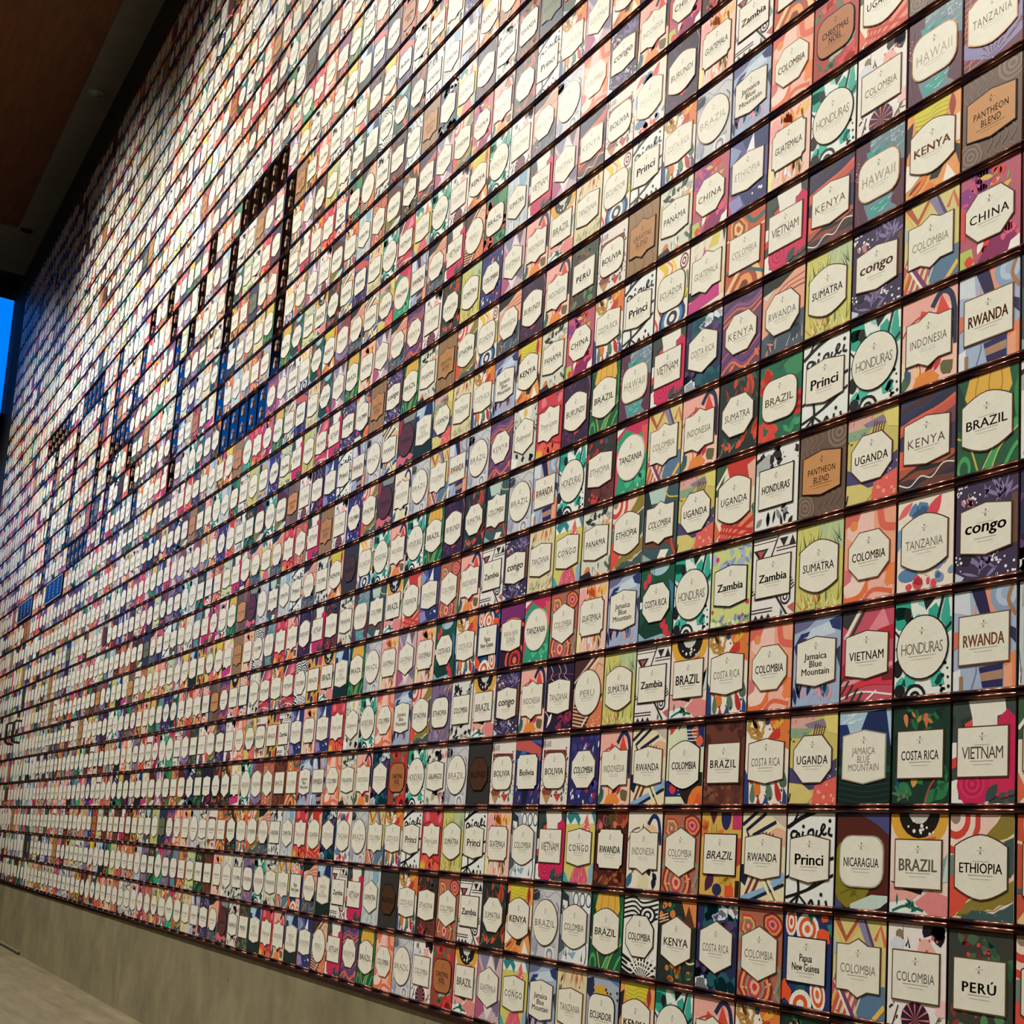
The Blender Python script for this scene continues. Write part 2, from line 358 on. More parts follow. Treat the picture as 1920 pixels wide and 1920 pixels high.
d('B3', 'BRAZIL', 'circ', 'Brazil card with oval label on grey line art', 'Brazil', 'c9cbd0',
  lambda c: (c.blobs('b4b6c2', 4, (0, 1, .7, 1), .14), c.curve('8f93a0', [(0, .9), (.3, .96), (.5, .86), (.8, .95), (1, .88)], .015), c.curve('6f7480', [(.85, .8), (.95, .7), (.88, .6)], .03), c.curve('8f93a0', [(.1, .8), (.3, .85), (.2, .93)], .015),
             c.leaf('a4a6b8', .05, .05, .4, .26, 70), c.leaf('9496a8', .25, .2, .3, .1, 250), c.circ('e6e6e6', .7, .06, .18), c.circ('8f93a0', .7, .06, .12), c.circ('d8d8dc', .7, .05, .07), c.poly('b4b6c2', [(.5, .22), (.9, .22), (.9, .17), (.5, .17)])), ink='7e7a70', sp=1.15)
d('B4', 'BRAZIL', 'sq', 'brown Brazil card with bold stacked lettering', 'brown Brazil', '6a3a2c',
  lambda c: (c.blobs('5a2f24', 10, (0, 1, 0, .4), .1), c.blobs('4c261e', 6, (0, 1, .72, 1), .1), c.blobs('7e4a38', 6, (0, 1, .0, .3), .06), c.dots('8a543e', 14, (0, .5, .1, .3), .03)), ink=KB, bold=.02, sp=1.2, ls=.7, sub='lines')
d('B5', 'BRAZIL', 'sq', 'Brazil card with abstract yellow and red shapes', 'Brazil', 'd8b052',
  lambda c: (c.poly('c83a6a', [(.78, 1), (1, 1), (1, .8), (.78, .8)]), c.circ('2a2a5c', .62, .98, .13, .26), c.poly('5a2034', [(.2, 1), (.4, 1), (.3, .85)]), c.blobs('e0743a', 4, (0, .5, .7, .95), .1), c.poly('c8443a', [(.88, .7), (1, .7), (1, .4), (.88, .35)]), c.hair('3a3024', 5, (.25, .4, .65, .7), .3, .012, (85, 95)),
             c.leaf('4a2040', .15, .05, .4, .2, 60), c.circ('2c2c58', .45, .08, .12, .1), c.poly('e0552e', [(.65, .0), (.65, .14), (.8, .18), (.86, .1), (.86, 0)]), c.poly('2e1a10', [(.9, 0), (.9, .2), (1, .2), (1, 0)]), c.blobs('c8a03c', 4, (.3, 1, .15, .3), .08)), ink=KB, shear=.25, bold=.01, edge='241812')
d('B6', 'BRAZIL', 'round', 'Brazil card with red blossoms on green', 'Brazil', '1d6a50',
  lambda c: (c.poly('3a8a5a', [(.5, 1), (1, 1), (1, .75), (.7, .7)]), c.blobs('d8402e', 6, (0, .25, .55, 1), .1, .4), c.blobs('e04a3a', 7, (0, .4, 0, .3), .11, .4), c.blobs('c8342a', 3, (.8, 1, .2, .5), .1), c.leaves('2f5a48', 8, (.3, .8, .6, 1), .2, .08), c.hair('5a4436', 10, (.4, .7, .0, .3), .2, .01, (60, 120)), c.leaves('49a06a', 4, (.6, 1, .0, .2), .25, .12)), ink='8a6a50', bold=.01)
d('CR1', 'COSTA RICA', 'flat', 'Costa Rica card with orange flower and dangling teardrops', 'Costa Rica', 'f0e6d8',
  lambda c: (c.poly('e07a3c', [(.5, 1), (1, 1), (1, .62), (.75, .72)]), c.rings(['b8924a', 'f0e6d8', 'a87c34'], .25, .88, .22, 1, 0, .25), c.leaves('b8843a', 8, (.2, .3, .85, .9), .22, .07), c.drop('c8382e', .52, .76, .3, .2, 20), c.drop('e8a840', .6, .86, .35, .16, 35), c.circ('2a3a6a', .5, .97, .06), c.dots('2a2a2a', 8, (.4, 1, .7, 1), .018),
             c.poly('28407c', [(0, 0), (.12, 0), (.1, .3), (0, .42)]), c.drop('dd7a34', .3, .32, .32, .22, 270), c.drop('5a7a62', .2, .26, .34, .14, 270), c.drop('5a7a62', .55, .30, .36, .18, 280), c.drop('b8302c', .72, .28, .36, .16, 290), c.drop('b8302c', .17, .34, .14, .12, 270), c.drop('4c6a58', .92, .38, .26, .2, 265), c.poly('b03030', [(.3, 0), (.34, .1), (.4, 0)]), c.poly('2c4484', [(.45, 0), (.52, .1), (.6, 0)]), c.poly('2c4484', [(.9, 0), (.92, .2), (1, .1), (1, 0)]), c.dots('1c1c1c', 7, (.3, .9, .02, .25), .02)), ink='6f6a5c', sp=1.1)
d('CR2', 'COSTA RICA', 'oct', 'Costa Rica card with red berries on dark green', 'Costa Rica', '1c5238',
  lambda c: (c.circ('a8c8d8', .55, 1.0, .3, .18), c.stripes('2a6a48', .4, .78, .02, .06, 10, 90, .3), c.circ('d8384a', .25, .86, .07, .1), c.circ('d8384a', .14, .78, .06, .09), c.poly('e8ecec', [(0, .55), (.1, .54), (.1, .46), (0, .45)]), c.circ('123c2c', .35, .1, .35, .3), c.poly('8ab4c4', [(0, .12), (.2, .02), (.7, .06), (.9, 0), (0, 0)]), c.circ('d8384a', .72, .2, .08, .11), c.circ('d8384a', .82, .1, .08, .11), c.circ('c82e40', .9, .03, .07), c.poly('3a7aa0', [(.85, .8), (1, .7), (1, .3), (.95, .4)])), ink=KB, bold=.02, edge='14301f')
d('CR3', 'COSTA RICA', 'hex', 'Costa Rica card with navy and teal clouds', 'Costa Rica', '232c54',
  lambda c: (c.blobs('1f5a66', 6, (.2, 1, .78, 1), .13), c.blobs('dfe4ec', 5, (.5, 1, .9, 1), .08, .5), c.blobs('a8b4cc', 3, (.3, .6, .74, .9), .06, .5), c.blobs('5a3c70', 6, (0, 1, .65, .8), .07, .5), c.blobs('191d3c', 7, (0, 1, .1, .3), .14), c.blobs('5a3c70', 4, (0, 1, .2, .34), .06, .5), c.blobs('e8ecf2', 5, (0, .4, 0, .1), .11, .4), c.blobs('1f5c68', 6, (.4, 1, 0, .12), .12, .3)), ink='77735f', sp=1.1)
d('CR4', 'COSTA RICA', 'sq', 'Costa Rica card with dark jungle foliage', 'Costa Rica', '16382a',
  lambda c: (c.leaves('2a6a44', 9, (0, 1, .7, 1), .3, .13), c.leaves('0e2620', 7, (0, 1, .72, 1), .22, .1), c.drop('e07a5a', .25, .78, .2, .1, 100), c.drop('d86a4a', .6, .76, .22, .1, 95), c.leaves('c8824a', 4, (.3, .9, .7, .9), .12, .06), c.leaves('2e7a4c', 8, (.3, 1, 0, .3), .34, .2, (20, 160)), c.leaves('24466a', 4, (.1, .5, 0, .25), .3, .08, (60, 120)), c.leaf('d0a04a', .38, .16, .2, .12, 80), c.curve('a8504a', [(.6, 0), (.66, .15), (.82, .3)], .03), c.leaves('5a7a5a', 4, (0, .3, 0, .1), .2, .06)), bold=.015)
d('CO1', 'COLOMBIA', 'oct', 'Colombia card in peach and coral swirls', 'coral Colombia', 'eea888',
  lambda c: (c.blob('f2c8bc', .3, .85, .3), c.blob('d8685e', .1, 1.0, .22), c.curve('e06a58', [(.7, 1), (.76, .8), (1, .75)], .12), c.circ('e8904a', .18, .86, .08), c.blob('f4d8cc', .25, .2, .28), c.curve('e8743e', [(0, .02), (.35, .06), (.6, .3), (1, .32)], .1), c.blob('f2b8a8', .7, .1, .25), c.blob('f0884e', .95, .22, .15), c.blob('d8787c', 0, .3, .14), c.curve('e46a4a', [(.4, 0), (.6, .1), (.95, .05)], .07)), ink=CO, bold=.02, edge='9a6440')
d('CO2', 'COLOMBIA', 'brk', 'Colombia card with striped zigzag chevrons', 'zigzag Colombia', 'd8cc84',
  lambda c: (c.band('b05a3c', [(.05, 1), (.25, .78), (.5, 1)], .1), c.band('e8b46a', [(.0, .95), (.22, .7), (.6, 1.05)], .05), c.band('8a84a8', [(.5, 1), (.7, .74)], .1), c.band('5a4470', [(.6, 1), (.78, .72)], .05), c.band('dd6a4c', [(.8, .8), (.9, .95), (1, .75)], .06), c.poly('a8c0c0', [(0, .8), (.12, .68), (0, .6)]),
             c.poly('5a7a9a', [(.4, .3), (1, .35), (1, 0), (.5, 0)]), c.stripes('c8506a', .35, -.05, .07, .11, 5, 68, .5), c.stripes('e8d8b8', .42, -.05, .025, .11, 5, 68, .5), c.band('e0a84a', [(0, .1), (.15, .3), (.4, -.05)], .09), c.band('7a3a70', [(.1, .34), (.42, 0)], .07), c.band('f0e8d0', [(.05, .34), (.35, 0)], .04), c.band('d8584a', [(0, .0), (.12, .2)], .06), c.band('e8c05a', [(.8, 0), (1, .15)], .07)), ink='9a957f')
d('CO3', 'COLOMBIA', 'sq', 'Colombia card with pink figures and veined purple leaf', 'pink Colombia', 'eee8e4',
  lambda c: (c.blobs('1a1620', 4, (.6, .9, .86, .98), .12, .3), c.poly('f0b4a8', [(.5, .72), (.55, .86), (.7, .88), (.85, .74)]), c.hair('1a1620', 4, (.2, .5, .72, .85), .22, .03, (60, 110)), c.circ('8a7a5a', .2, .9, .07, .07), c.blob('d8dce4', .15, .78, .14), c.dots('d86a6a', 5, (.55, .85, .74, .9), .025),
             c.circ('2a1a3a', .5, .08, .25, .24), c.fan(['e07a70'], .5, .08, .24, 12, 0, 360, .12), c.dots('3a2a2a', 8, (.05, .28, .05, .22), .018), c.leaves('7a6a5a', 6, (.85, .87, .08, .1), .14, .03), c.curve('4a3438', [(.1, 0), (.15, .1), (.2, .2)], .02), c.blob('f2c4c8', .95, .22, .12)), ink='6f6a60')
d('CO4', 'COLOMBIA', 'hex', 'Colombia card with red agate rings', 'agate Colombia', 'b06a54',
  lambda c: (c.curve('8a9080', [(0, .7), (.2, .6), (.1, .4), (0, .3)], .1), c.curve('a07a64', [(0, .9), (.5, .8), (1, .95)], .12), c.rings(['c83a34', 'e8b45c', '7a8a78', 'c8504a', 'e8a88c'], .22, .8, .22, .8, .4, .2), c.rings(['7a2030', 'e08a4a', 'c83a3a', 'd88a94', 'a83040'], .78, .84, .25, .7, 1.2, .1),
             c.rings(['8a2434', 'e8a05a', 'b8303a', '8a9080', 'c8404a', 'e8b088', 'c83a4a'], .42, .12, .42, .9, .5, .1), c.curve('8a9080', [(.8, .4), (1, .3), (.9, .1), (1, 0)], .08), c.dots('e8c87a', 10, (.1, .9, .05, .28), .02)), ink=GR_)
d('CO5', 'COLOMBIA', 'oct', 'Colombia card with black and white waves', 'wavy Colombia', 'ecebe6',
  lambda c: ([c.curve('1a1815', [(0, y), (.3, y + .04), (.55, y - .03), (1, y + .03)], .035) for y in (.96, .9, .84, .78, .72)], c.rings(['1a1815', 'ecebe6', '1a1815', 'ecebe6'], .7, .78, .16, 1.5), c.poly('1a1815', [(0, .26), (.3, .18), (.6, .24), (1, .16), (1, 0), (0, 0)]), [c.curve('ecebe6', [(0, y), (.3, y - .06), (.5, y + .04), (1, y - .04)], .025) for y in (.2, .14, .08)], c.fan(['ecebe6'], .6, -.05, .5, 9, 20, 160, .25)), ink=KB, bold=.02, edge='1a1815')
d('CO6', 'COLOMBIA', 'barrel', 'Colombia card with grey church and village', 'village Colombia', 'aeb8c0',
  lambda c: (c.poly('e8ecee', [(.35, 1), (1, 1), (1, .7), (.5, .65)]), c.poly('2c3438', [(0, 1), (.25, .92), (.3, .7), (0, .65)]), [c.circ('3a4448', x, .88, .1, .14).circ('e8ecee', x, .88, .07, .11) for x in (.5, .72, .93)], c.poly('e4e6e4', [(.05, .86), (.22, .84), (.22, .66), (.05, .66)]), c.dots('2c3438', 6, (.07, .2, .68, .82), .025), c.poly('4a5a60', [(0, .4), (.2, .2), (0, .1)]), c.poly('e8ecee', [(.2, .2), (.6, .25), (1, .3), (1, 0), (.1, 0)]), c.hair('2c3438', 8, (.1, .9, 0, .1), .2, .03, (80, 100)), c.curve('2c3438', [(.9, .3), (.94, .15), (.9, 0)], .03), c.poly('8ab0c8', [(.3, .12), (.6, .16), (.5, .05)])), ink=K, sp=1.05)
d('CO7', 'COLOMBIA', 'barrel', 'Colombia card with blue hand and orange sun', 'hand Colombia', 'dde2c4',
  lambda c: (c.leaves('263a2c', 5, (0, .3, .75, 1), .4, .08, (30, 110)), c.poly('1c2c6c', [(.5, 1), (1, 1), (1, .72), (.6, .7)]), c.blobs('e06a3a', 3, (.6, .9, .75, .95), .08), c.stripes('dde2c4', .45, .8, .02, .06, 4, 0, .35), c.poly('d83a3a', [(0, 1), (.25, 1), (.1, .9)]), c.poly('1c2c6c', [(0, .3), (.6, .32), (.66, .2), (.6, .1), (0, .1)]), c.stripes('dde2c4', .35, .12, .015, .07, 3, 0, .3), c.blob('d83a4a', .2, .2, .1), c.rings(['26201a'], .9, 0, .5, 1, 0, .35), c.circ('e87a34', .95, 0, .32), c.poly('e05a2e', [(.8, 0), (.9, .15), (1, .1), (1, 0)])), ink=KB, bold=.03, edge='1a1815')
d('CO8', 'COLOMBIA', 'oct', 'Colombia card with white flecks on navy', 'navy Colombia', '2c2c66',
  lambda c: (c.blobs('3c3c84', 6, (0, 1, .7, 1), .1), c.blobs('a02a4a', 4, (0, 1, .7, 1), .04), c.leaves('e8eaf4', 5, (0, 1, .7, 1), .14, .04, (60, 120)), c.blobs('b8304a', 5, (0, 1, .02, .3), .06), c.leaves('e8eaf4', 8, (0, 1, 0, .3), .12, .05, (70, 110)), c.blobs('4848a0', 5, (0, 1, 0, .3), .08)), ink=KB, bold=.03, shear=.3)
d('CO9', 'COLOMBIA', 'sq', 'Colombia card with orange and teal swirls', 'swirl Colombia', 'c8583c',
  lambda c: (c.rings(['d8a04a', '9a4a2c', 'e8c890', 'c8583c'], .3, .85, .3, .7, .6, .15), c.curve('2f6a60', [(.5, 1), (.7, .85), (1, .9)], .08), c.curve('e8d0a4', [(0, .75), (.4, .7), (1, .76)], .04), c.rings(['e8c890', 'b04a34', 'e8a05a', '7a3428'], .5, .02, .4, 1.2, .3, .12), c.curve('3c6a68', [(0, .3), (.4, .28), (1, .1)], .06)), ink=GR_, sp=1.1)
d('C10', 'COLOMBIA', 'sq', 'Colombia card with black and white foliage', 'leafy Colombia', 'dcdcd6',
  lambda c: (c.leaves('22201e', 10, (0, 1, .7, 1), .25, .12), c.leaves('8a8a84', 5, (0, 1, .7, 1), .2, .1), c.leaves('22201e', 10, (0, 1, 0, .28), .25, .12), c.leaves('9a9a94', 5, (0, 1, 0, .28), .2, .1), c.dots('22201e', 12, (0, 1, 0, .3), .02)), ink=KB, bold=.03, sp=1.1)
d('C11', 'COLOMBIA', 'brk', 'Colombia card with teal peaks and umber river', 'teal Colombia', '3c5a5c',
  lambda c: (c.poly('b8d0c8', [(.1, 1), (.7, 1), (.6, .78), (.2, .8)]), c.poly('1c2e34', [(0, 1), (.1, 1), (.25, .7), (0, .65)]), c.curve('d8b44a', [(.6, 1), (.7, .85), (1, .8)], .03), c.poly('e8e0cc', [(.35, .74), (.6, .78), (.5, .66)]), c.curve('6a4434', [(0, .28), (.4, .2), (.7, .25), (1, .1)], .14), c.poly('f0ece0', [(.45, 0), (.55, .12), (.8, .1), (.7, 0)]), c.curve('c84a34', [(.9, .4), (.86, .2), (1, 0)], .06), c.poly('9ab0a8', [(0, .12), (.3, 0), (0, 0)])), ink='6a665c', shear=.3, bold=.01)
d('ET1', 'ETHIOPIA', 'barrel', 'Ethiopia card with red arcs and olive bands', 'Ethiopia', 'efcfc0',
  lambda c: (c.rings(['d2453a', 'f3d9cc', 'd2453a', 'f3d9cc', '93806a'], .08, .98, .5, .82, 0, .03, 20), c.torn('8d7c34', [(.42, .66), (1.0, .8), (1.05, 1.05), (.82, 1.0)], 'eadfb8'), c.torn('3c5a56', [(.62, .62), (1.05, .82), (1.05, .45), (.8, .4)]), c.poly('6f8478', [(0, .6), (.12, .62), (.1, .3), (0, .35)]),
             c.poly('dd5240', [(0, .42), (.45, .22), (.12, .05), (0, 0)]), c.torn('8d7c34', [(.1, .02), (.35, .2), (.7, .22), (1.0, .4), (1.05, .22), (.6, .1), (.2, .0)], 'ddd0a0'), c.torn('3f5a5a', [(.1, -.02), (.4, .1), (.7, .08), (1.05, .2), (1.05, -.05)]), c.dots('8aa09a', 9, (.3, 1, 0, .12), .012)), bold=.015, sub='script')
d('ET2', 'ETHIOPIA', 'flat', 'Ethiopia card with violet and navy shards', 'Ethiopia', '5a5a90',
  lambda c: (c.poly('2c3468', [(.3, 1), (1, 1), (1, .7), (.5, .72)]), c.poly('f0eef0', [(.4, .74), (.62, 1), (.66, .72)]), c.poly('8a9ac0', [(0, 1), (.3, .85), (.1, .7), (0, .7)]), c.poly('4a3c78', [(0, .7), (.3, .8), (.2, .6)]), c.poly('2c3468', [(.2, .3), (.7, .2), (1, .3), (1, .05), (.5, 0)]), c.poly('c8445a', [(0, .3), (.15, .2), (.05, 0), (0, 0)]), c.poly('8f8ac0', [(0, .2), (.3, .22), (.4, .05), (.1, 0)]), c.dots('f0eef0', 3, (.6, .9, .1, .2), .03)), ink=GR_, sp=1.1)
d('ET3', 'ETHIOPIA', 'flat', 'Ethiopia card with dark leaves and red berries', 'Ethiopia', '3c2a26',
  lambda c: (c.leaves('2c3c34', 8, (0, 1, .65, 1), .3, .14), c.dots('c8382e', 12, (0, .6, .7, .95), .05), c.leaves('4a4a60', 3, (.5, .9, .75, .95), .2, .1), c.poly('6a3430', [(.2, .25), (1, .3), (1, 0), (.3, 0)]), c.dots('d8443a', 8, (.1, .5, .02, .2), .05), c.leaves('54282a', 5, (.5, 1, .02, .25), .25, .1)), ink=GR_)
d('ET4', 'ETHIOPIA', 'round', 'Ethiopia card with lilac and ochre brushwork', 'Ethiopia', '7a6a8c',
  lambda c: (c.blobs('5a4c78', 6, (0, 1, .7, 1), .12), c.leaves('e0a05a', 5, (0, 1, .75, 1), .2, .05, (40, 80)), c.blobs('9a8ab0', 5, (0, 1, 0, .3), .12), c.leaves('e08a4a', 6, (0, 1, 0, .25), .2, .05, (40, 80)), c.blobs('4c5a48', 3, (0, .5, 0, .3), .08)), ink=KB, bold=.02, edge='2a2220')
d('RW1', 'RWANDA', 'sq', 'Rwanda card with blue, navy and orange geometry', 'Rwanda', 'a8b8d4',
  lambda c: (c.poly('d4dce4', [(0, 1), (.25, 1), (.28, .75), (0, .8)]), c.poly('241f4c', [(.28, 1), (.5, 1), (.62, .7), (.45, .7)]), c.poly('e89a7c', [(.5, 1), (.7, 1), (.66, .72), (.6, .74)]), c.rings(['8aa4c4', 'b8c8dc', '9cb4d0'], .85, .92, .26), c.curve('a87850', [(.95, 1), (.88, .85), (1, .7)], .06), c.curve('e0a890', [(.33, .7), (.35, .85)], .03), c.poly('d8745a', [(0, .6), (.1, .6), (.08, .45), (0, .42)]), c.poly('2c2858', [(.9, .6), (1, .56), (1, .42), (.9, .5)]),
             c.poly('e4e8ec', [(0, .2), (.12, .22), (.14, 0), (0, 0)]), c.poly('a07a54', [(.1, 0), (.1, .15), (.16, .15), (.16, 0)]), c.curve('7c84a8', [(.3, .02), (.38, .2), (.3, .3)], .015), c.poly('28245c', [(.42, .22), (.8, .24), (.8, .02), (.48, .02)]), c.poly('b08a70', [(.44, .16), (.8, .18), (.8, .09), (.46, .08)]), c.poly('e88a5c', [(.82, .26), (1, .36), (1, 0), (.82, 0)]), c.poly('f0a684', [(.82, .2), (.95, .24), (.95, 0), (.82, 0)])), ink='8f5a34', bold=.035, edge='8a6248')
d('RW2', 'RWANDA', 'flat', 'Rwanda card with navy, cream and peach chevrons', 'Rwanda', 'e8ddb8',
  lambda c: (c.band('16203c', [(0, .86), (.35, 1.02)], .06), c.band('16203c', [(.2, .66), (.1, .8), (.55, 1.0)], .06), c.band('16203c', [(.3, .66), (.25, .74), (.78, .9)], .06), c.poly('e8b494', [(.3, .66), (.8, .84), (1, .8), (1, .62)]), c.stripes('7a3430', .7, .62, .03, .08, 4, 80, .2), c.poly('c8b8b0', [(.6, 1), (1, 1), (1, .84)]),
             c.poly('16203c', [(0, .4), (.25, .4), (.1, .15), (0, .2)]), c.band('7a2c2c', [(.35, .34), (.08, 0)], .05), c.band('e8ddb8', [(.42, .34), (.15, 0)], .04), c.band('7a2c2c', [(.49, .34), (.22, 0)], .05), c.band('8ab0d8', [(0, -.02), (.6, .12), (1, .3)], .12), c.band('16203c', [(.2, -.02), (1, .2)], .05), c.band('f0e4b4', [(.4, .34), (.75, 0)], .06), c.band('4a3c2c', [(.47, .34), (.82, 0)], .02), c.band('f0e4b4', [(.53, .34), (.88, 0)], .05)), bold=.015)
d('RW3', 'RWANDA', 'notch', 'Rwanda card with dark brown and rust figures', 'Rwanda', '4a1f18',
  lambda c: (c.blobs('b8583a', 4, (.3, .9, .78, 1), .12), c.blobs('8a4a5a', 4, (0, .6, .7, .95), .08), c.blobs('5a4a28', 4, (.1, .6, .75, .95), .09), c.blobs('d8705a', 4, (.1, .7, .68, .85), .06), c.blobs('7a3a22', 6, (0, 1, 0, .3), .12), c.leaves('a8603a', 6, (.1, .9, 0, .2), .2, .07)), ink=KB, bold=.03, edge='2a140e')
d('RW4', 'RWANDA', 'oct', 'Rwanda card with pink arcs and dark roots', 'Rwanda', 'eaa98e',
  lambda c: (c.poly('20241f', [(0, 1), (.8, 1), (.4, .86), (0, .82)]), c.curve('9a5a48', [(.2, .66), (.5, .84), (1, .9)], .02), c.curve('b46a50', [(.3, .66), (.6, .8), (1, .82)], .02), c.poly('cfd8d8', [(0, .8), (.3, .86), (.1, .74)]), c.curve('7a4638', [(.4, .64), (.65, .74), (1, .76)], .02), c.poly('4a5a68', [(0, .25), (.5, .4), (1, .45), (1, 0), (0, 0)]), c.hair('c8c4c0', 6, (.2, 1, 0, .1), .4, .02, (50, 110)), c.blobs('34404a', 4, (.2, .9, .1, .3), .1), c.leaves('d88a6a', 3, (0, .2, 0, .2), .25, .05)), ink='7a7468', sp=1.1)
d('KE1', 'KENYA', 'barrel', 'Kenya card with yellow rippled top and orange shapes', 'yellow Kenya', 'e8a05c',
  lambda c: (c.poly('d8cc3c', [(.12, .98), (.2, .74), (.7, .72), (.82, 1), (.2, 1)]), [c.curve('a89a2c', [(.16, y), (.4, y - .03), (.55, y + .02), (.78, y)], .01) for y in (.93, .88, .83, .78)], c.poly('281c20', [(0, .85), (.12, .9), (.08, .6), (0, .5)]), c.leaf('a03428', .85, 1, .4, .12, 270), c.poly('f0dcc8', [(.8, .7), (1, .72), (1, .4), (.9, .4)]), c.poly('f4ece0', [(0, .42), (.4, .28), (.1, .12), (0, .1)]), c.poly('282420', [(.55, .3), (.75, .26), (.6, .1), (.45, .12)]), c.leaf('e8823c', .1, .0, .5, .14, 45), c.poly('f4ece0', [(.7, 0), (.78, .2), (.95, 0)]), c.leaf('8a3a2c', .05, .05, .3, .06, 30), c.poly('28202c', [(.88, .4), (1, .35), (1, .12)]), c.poly('e8823c', [(.3, 0), (.45, .1), (.6, 0)])), ink=CO, bold=.03)
d('KE2', 'KENYA', 'flat', 'Kenya card with coral and navy strata', 'Kenya', '3a3c5c',
  lambda c: (c.waves(['4a2c2a', '33365a', '2a2c48', 'e0664e', 'c85a4c', '6a4a60'], .62, 1.02, .02, .8, .22), c.poly('e0664e', [(0, .45), (1, .32), (1, .3), (0, .2)]), c.waves(['b05a40', '24222c', '8a4a38', '4a3038', '2c2c3c', '6a3c34'], 0, .26, .025, 1.2, .1), c.curve('f0e4d4', [(0, .08), (.2, .03), (.4, .12), (.6, .08), (.8, .2), (1, .18)], .02)), ink='6a5444', sp=1.15)
d('KE3', 'KENYA', 'oct', 'Kenya card with purple and orange brush waves', 'purple Kenya', '6a4468',
  lambda c: ([c.curve(col, [(0, y), (.35, y + .1), (.7, y + .04), (1, y + .14)], .05) for col, y in (('c86a5a', .74), ('8a5a8c', .8), ('d87a54', .66), ('4a3a6c', .88))], c.stripes('3a2c44', .5, .9, .02, .07, 5, 45, .5), [c.curve(col, [(0, y), (.3, y + .12), (.6, y), (1, y + .16)], .05) for col, y in (('a05a7c', .2), ('5a4484', .12), ('e0764a', .02), ('8a4a78', .06))], c.leaves('e0764a', 4, (0, 1, 0, .1), .2, .08)), ink='7a6a58', sp=1.2)
d('KE4', 'KENYA', 'hex', 'Kenya card with orange cherries on dark green', 'cherry Kenya', '26302a',
  lambda c: (c.blobs('d8824a', 7, (0, .5, .72, 1), .06, .1), c.poly('e08a4a', [(.6, 1), (1, 1), (1, .7), (.8, .68)]), c.poly('5a3424', [(.65, .68), (.8, .95), (.98, .68)]), c.leaves('1c5a44', 5, (0, .5, .7, 1), .2, .08), c.stripes('e8c89a', -.02, .7, .02, .05, 3, 15, .3), c.blobs('c8783f', 10, (0, 1, .02, .28), .07, .1), c.leaves('1c5a44', 6, (0, 1, 0, .25), .2, .08), c.curve('f0e0b0', [(.7, .3), (.85, .25), (1, .27)], .03)), bold=.015)
d('UG1', 'UGANDA', 'oct', 'Uganda card with pastel hills and dots', 'Uganda', 'cdbf6a',
  lambda c: (c.poly('d8a8a0', [(0, 1), (.6, 1), (.4, .88), (0, .86)]), c.poly('8a7a90', [(.3, .9), (.7, .95), (.8, .85), (.4, .84)]), c.dots('d86a5a', 10, (0, .5, .9, .98), .015), c.poly('8aa88a', [(0, .86), (.5, .85), (.3, .74), (0, .76)]), c.dots('6a5a3a', 8, (0, .4, .68, .82), .018), c.poly('e0d27a', [(.7, 1), (1, 1), (1, .76), (.8, .8)]), c.stripes('5a3a3c', .7, .72, .02, .05, 5, 75, .2), c.poly('4a4470', [(0, .42), (.4, .3), (1, .5), (1, .2), (.3, .15), (0, .22)]), c.dots('d8d0e8', 22, (.5, 1, .2, .42), .014), c.poly('d8c87a', [(0, .24), (.3, .22), (.55, .1), (.4, 0), (0, 0)]), c.poly('e4645a', [(.55, .2), (1, .3), (1, 0), (.5, 0)]), c.dots('f4a890', 7, (.6, .98, .02, .22), .03), c.stripes('2a2028', .02, .02, .03, .07, 5, 78, .14)), bold=.02, sp=1.1)
d('UG2', 'UGANDA', 'barrel', 'Uganda card with red and cream rays', 'Uganda', 'eadfc4',
  lambda c: (c.poly('3a5a3c', [(0, 1), (.3, 1), (.1, .6), (0, .6)]), c.band('f0ead8', [(0, .7), (.3, .95)], .05), c.fan(['c83a2e'], .5, .5, .9, 7, 40, 110, .5), c.poly('e8b49a', [(.8, .9), (1, .95), (1, .6), (.9, .6)]), c.fan(['c8382e', 'e88a6a'], .1, -.1, 1.0, 6, 10, 80, .5), c.poly('e06a4a', [(0, .3), (.15, .1), (0, 0)]), c.stripes('c8382e', .1, .02, .05, .12, 3, -15, .8), c.poly('2e6a4a', [(.94, .35), (1, .4), (1, .2)])), bold=.01, sp=1.1)
d('HO1', 'HONDURAS', 'circ', 'Honduras card with round label on teal splashes', 'Honduras', 'e9efe8',
  lambda c: (c.blobs('2fa890', 5, (0, .9, .7, 1), .15, .25), c.blobs('8fd0c0', 4, (.1, .9, .75, 1), .09, .3), c.circ('16181a', .22, .86, .07, .1), c.poly('16181a', [(.5, 1), (.72, 1), (.55, .88)]), c.band('16181a', [(.85, 1), (.74, .72)], .045), c.drop('3aae98', .92, 1, .4, .18, 265), c.band('16181a', [(.85, .62), (1, .72)], .04), c.circ('16181a', .06, .3, .09, .13), c.circ('16181a', .74, .17, .09, .1), c.blobs('4ab8a4', 5, (0, .9, .02, .22), .12, .3), c.circ('16181a', .1, .06, .1, .1), c.dots('16181a', 12, (.82, .98, .02, .4), .028), c.rings(['16181a', 'e9efe8', '16181a', 'e9efe8'], .38, -.02, .2), c.curve('16181a', [(0, .7), (.1, .6), (.02, .5)], .03)), ink='908a7c', sp=.8, bold=0.0, edge='2c2824')
d('HO2', 'HONDURAS', 'sq', 'Honduras card with black and white landscape', 'black-and-white Honduras', 'e8e8e4',
  lambda c: (c.blobs('20201e', 8, (0, 1, .72, 1), .09, .5), c.poly('b0b4b4', [(0, .85), (.3, .95), (.35, .7), (0, .7)]), c.dots('20201e', 12, (.4, 1, .7, .95), .015), c.leaves('1c1c1a', 12, (0, 1, 0, .28), .22, .08), c.leaves('8a8e8e', 4, (0, 1, 0, .25), .2, .1)), ink=KB, bold=.03, edge='1c1c1a')
